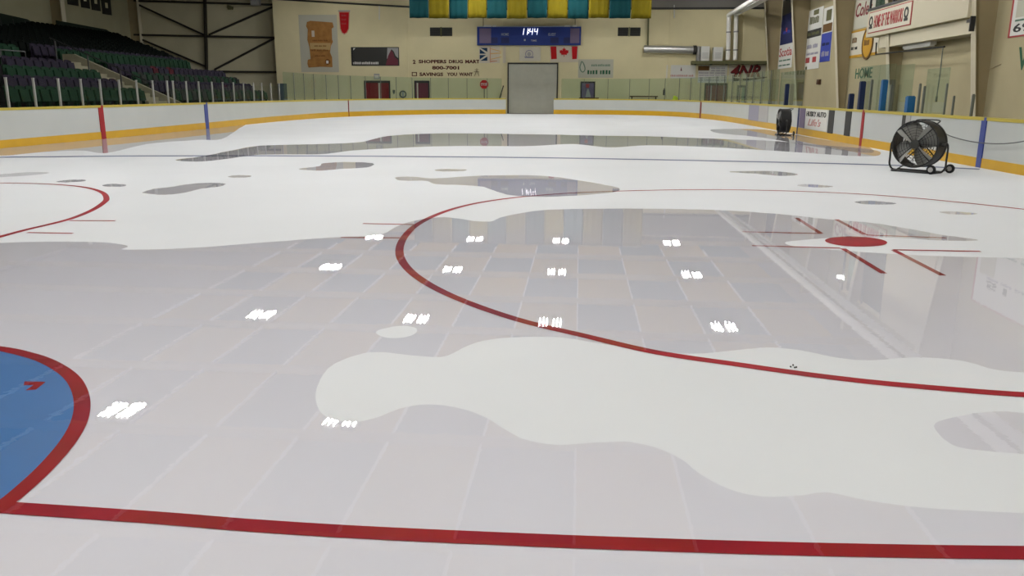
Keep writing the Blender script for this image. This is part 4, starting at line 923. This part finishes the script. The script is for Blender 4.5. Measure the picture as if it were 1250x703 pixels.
for y in (ym + .05, (ym + yf)/2 - .2, yf - .05): mb.mm((XB + .02, y - .05, zs), (XB + .1, y + .05, zt))
mb.mm((XB - .06, ym, zs - .02), (XB + .14, yf - .05, zs + .09)).build('window_frame', M['black'], t, label='black window frame')
MB().mm((XB + .1, yn + .1, zt), (WX - .02, yf, zt + .1)).build('booth_roof', M['wall'], t)
# sign on the parapet
ya, yb = atX(1061, 30, XB).y, atX(1113, 20, XB).y
MB().mm((XB - .03, ya, z0 + .16), (XB, yb, zs - .1)).build('sign_border', M['mat_red'], t, label='red sign border'); MB().mm((XB - .04, ya - .06, z0 + .2), (XB - .03, yb + .06, zs - .14)).build('sign_panel', M['offwhite'], t)
L_ = ya - yb; text_into(MB(), 'HOME OF THE WARRIORS', (XB - .04, ya - L_*.15, z0 + .36), NY, Z_, L_*.68, .58).build('lettering', M['mat_red'], t, label='red capitals on the booth sign')
for u in (.07, .9):
    c = Vector((XB - .04, ya - L_*u, z0 + .7)); MB().lathe([(.14, 0), (.24, 0), (.24, .015), (.14, .015)], 14, Matrix.Translation(c) @ Matrix.Rotation(-math.pi/2, 4, 'Y'), closed=True).mm((c.x - .015, c.y - .2, c.z - .34), (c.x, c.y + .2, c.z - .22)).build('emblem', M['char'], t, label='dark emblem')
# lamp, pipe and cord under booth
a, b = atX(1105, 55, XB + .6), atX(1139, 51, XB + .6)
t = thing('strip_light', 'pale strip light fixed under the announcer booth', 'lamp', (XB + .6, (a.y + b.y)/2, a.z)); MB().mm((XB + .5, a.y, z0 - .70), (XB + .75, b.y, z0 - .56)).build('housing', M['paper'], t); MB().mm((XB + .53, a.y - .1, z0 - .75), (XB + .72, b.y + .1, z0 - .70)).build('diffuser', M['white'], t)
a, b = atX(1069, 66.5, XB + .2), atX(1153, 57, XB + .2); c = atX(1070, 52, XB + .2)
tag(MB().tube([c, a, b], .035, 6).build('rail_pipe', M['black']), 'thin black pipe slung below the announcer booth', 'pipe')
a, b = atX(1151, 58, XB + .2), atX(1143, 121, XB - .6); tag(MB().tube([a, a.lerp(b, .5) + Vector((.02, 0, 0)), b], .022, 6).box(b, (.06, .06, .2)).build('hanging_cable', M['green_post']), 'dark cord hanging from the pipe under the booth', 'cord')
tag(MB().tube([atX(1192, 80, WX - .03), atX(1205, 86, WX - .03), atX(1222, 78, WX - .03)], .012, 5).build('wall_cable', M['web']), 'thin cable looped on the wall right of the pale column', 'cable')

# ------------------------------------------------------------------ drum fans
def make_fan():
    """axis along local -Y (front), base at z=0"""
    t = bpy.data.objects.new('drum_fan', None); col.objects.link(t)
    R, zc, D = .43, .53, .36
    T = Matrix.Translation((0, 0, zc)) @ Matrix.Rotation(math.pi/2, 4, 'X')     # local z -> -Y
    def P(mb, nm, m, lab=None, par=t, sm=True):
        o = mb.build(nm, M[m], None, smooth=sm); o.parent = par
        if lab: o['label'] = lab
        return o
    P(MB().lathe([(R - .015, -D/2), (R + .012, -D/2), (R + .012, -D/2 + .04), (R, -D/2 + .05), (R, D/2 - .05), (R + .012, D/2 - .04), (R + .012, D/2), (R - .015, D/2)], 40, T, closed=True), 'drum', 'black')
    for nm, y in (('front_guard', D/2 - .01), ('rear_guard', -D/2 + .01)):
        mb = MB()
        for r in (.10, .16, .21, .26, .31, .36, .415):
            mb.tube([T @ Vector((r*math.cos(a), r*math.sin(a), y)) for a in [2*math.pi*i/28 for i in range(28)]], .004, 4, True)
        for k in range(12):
            a = 2*math.pi*k/12; mb.bar(T @ Vector((.05*math.cos(a), .05*math.sin(a), y)), T @ Vector((.425*math.cos(a), .425*math.sin(a), y)), .006)
        for k in range(4):
            a = math.pi/4 + math.pi/2*k; mb.bar(T @ Vector((.03*math.cos(a), .03*math.sin(a), y)), T @ Vector((.428*math.cos(a), .428*math.sin(a), y)), .018)
        g = P(mb, nm, 'black')
        if nm == 'front_guard': P(MB().lathe([(.085, y), (.085, y + .012), (.05, y + .018)], 20, T), 'badge', 'char', par=g)
    P(MB().lathe([(.05, -.17), (.09, -.15), (.09, .05), (.06, .08)], 20, T), 'motor', 'char')
    bl_ = P(MB().lathe([(.07, .09), (.07, .15), (.04, .17)], 16, T), 'blade_hub', 'char')
    for k in range(4):
        a = 2*math.pi*k/4 + .35; sec = []
        for j in range(7):
            r = .065 + .33*j/6; w = .10 + .10*math.sin(j/6*2.2); tw = .75 - .35*j/6; sw = .25*(j/6)**1.5
            e = Vector((math.cos(a + sw), math.sin(a + sw), 0)); f_ = Vector((-e.y, e.x, 0)); zz = Vector((0, 0, 1)); c = e*r + zz*.12
            d = f_*math.cos(tw) + zz*math.sin(tw); nn = d.cross(e).normalized()*.003
            sec.append([T @ (c - d*w - nn), T @ (c + d*w - nn), T @ (c + d*w + nn), T @ (c - d*w + nn)])
        P(MB().solid_strip(sec), 'blade', 'steel_blade')
    # tubular stand: side arms, floor loop, two wheels on the right-hand end
    r = .018
    for s in (-1, 1):
        x = s*.535
        P(MB().tube(spline([(s*.435, 0, zc + .02), (s*.50, 0, zc + .03), (x, 0, zc - .03), (x, 0, .25), (x - s*.005, 0, .12), (s*.47, 0, .035), (s*.36, 0, .02)], 5), r, 8), 'stand_arm', 'black')
        P(MB().tube([(-.36, s*.2, .02), (.40, s*.2, .02)], r, 8), 'floor_rail', 'black')
        P(MB().tube(spline([(s*.36, -.2, .02), (s*.40, -.15, .02), (s*.40, 0, .02), (s*.40, .15, .02), (s*.36, .2, .02)], 4), r, 8), 'floor_bend', 'black')
        P(MB().lathe([(.035, -.02), (.035, .06), (.02, .07)], 12, Matrix.Translation((s*.44, 0, zc)) @ Matrix.Rotation(s*math.pi/2, 4, 'Y')), 'pivot_knob', 'char')
        wx, wy = (.40, -.27) if s < 0 else (.50, .27)
        P(MB().bar((wx, wy, .085), (.40, wy*.75, .03), .02), 'wheel_bracket', 'black')
        w = P(MB().lathe([(.07, -.024), (.085, -.012), (.085, .012), (.07, .024)], 20, Matrix.Translation((wx, wy, .086)) @ Matrix.Rotation(math.pi/2, 4, 'X')), 'wheel', 'rubber')
        P(MB().lathe([(.045, -.03), (.045, .03)], 14, Matrix.Translation((wx, wy, .086)) @ Matrix.Rotation(math.pi/2, 4, 'X')), 'hub_cap', 'grey', par=w)
    for s in (-1, 1): P(MB().bar((s*.25, 0, .12), (s*.30, -.19, .03), .02), 'stay', 'black')
    P(MB().tube(spline([(-.2, .16, zc + .37), (-.2, .26, zc + .44), (.2, .26, zc + .44), (.2, .16, zc + .37)], 5), .012, 6), 'push_handle', 'black')
    P(MB().box((.2, .20, zc), (.14, .05, .1)), 'switch_box', 'char', sm=False)
    return t
fan = make_fan(); base = G(1118, 210)
d = CAM.to_2d() - base.to_2d(); ang = math.atan2(d.y, d.x) + math.pi/2
fan.location = (base.x, base.y, 0); fan.rotation_euler = (0, 0, ang - .44)
tag(fan, 'large black drum fan showing its front guard, right foreground by the blue stripe', 'fan', 'black drum fans on the ice')
b2 = G(955.5, 165); d2 = CAM.to_2d() - b2.to_2d(); a2 = math.atan2(d2.y, d2.x) + math.pi/2
dup(fan, (b2.x, b2.y, 0), a2 - 1.35, 'black drum fan seen from its side, farther along the right boards')
# power cable hanging along the boards
p = fan.location
pts = spline([Vector((p.x + .3, p.y + .35, .55))] + [atX(x, y, 11.88) for x, y in ((1138, 156), (1160, 166), (1182, 172), (1205, 175), (1230, 175), (1258, 170.5), (1300, 158))], 6)
tag(MB().tube(pts, .011, 6).build('power_cable', M['cable']), 'thin grey cable drooping from the nearer fan along the boards', 'cable')

# ------------------------------------------------------------------ world and view
w = bpy.data.worlds.new('world'); scene.world = w; w.use_nodes = True
w.node_tree.nodes['Background'].inputs[0].default_value = (.5, .5, .5, 1); w.node_tree.nodes['Background'].inputs[1].default_value = 0.0
scene.view_settings.view_transform = 'Standard'; scene.view_settings.look = 'None'; scene.view_settings.exposure = 0.0; scene.view_settings.gamma = 1
scene.view_settings.use_curve_mapping = False
try:
    scene.cycles.use_denoising = True; scene.cycles.max_bounces = 10; scene.cycles.diffuse_bounces = 5; scene.cycles.transparent_max_bounces = 24
    scene.cycles.sample_clamp_indirect = 6
except Exception: pass
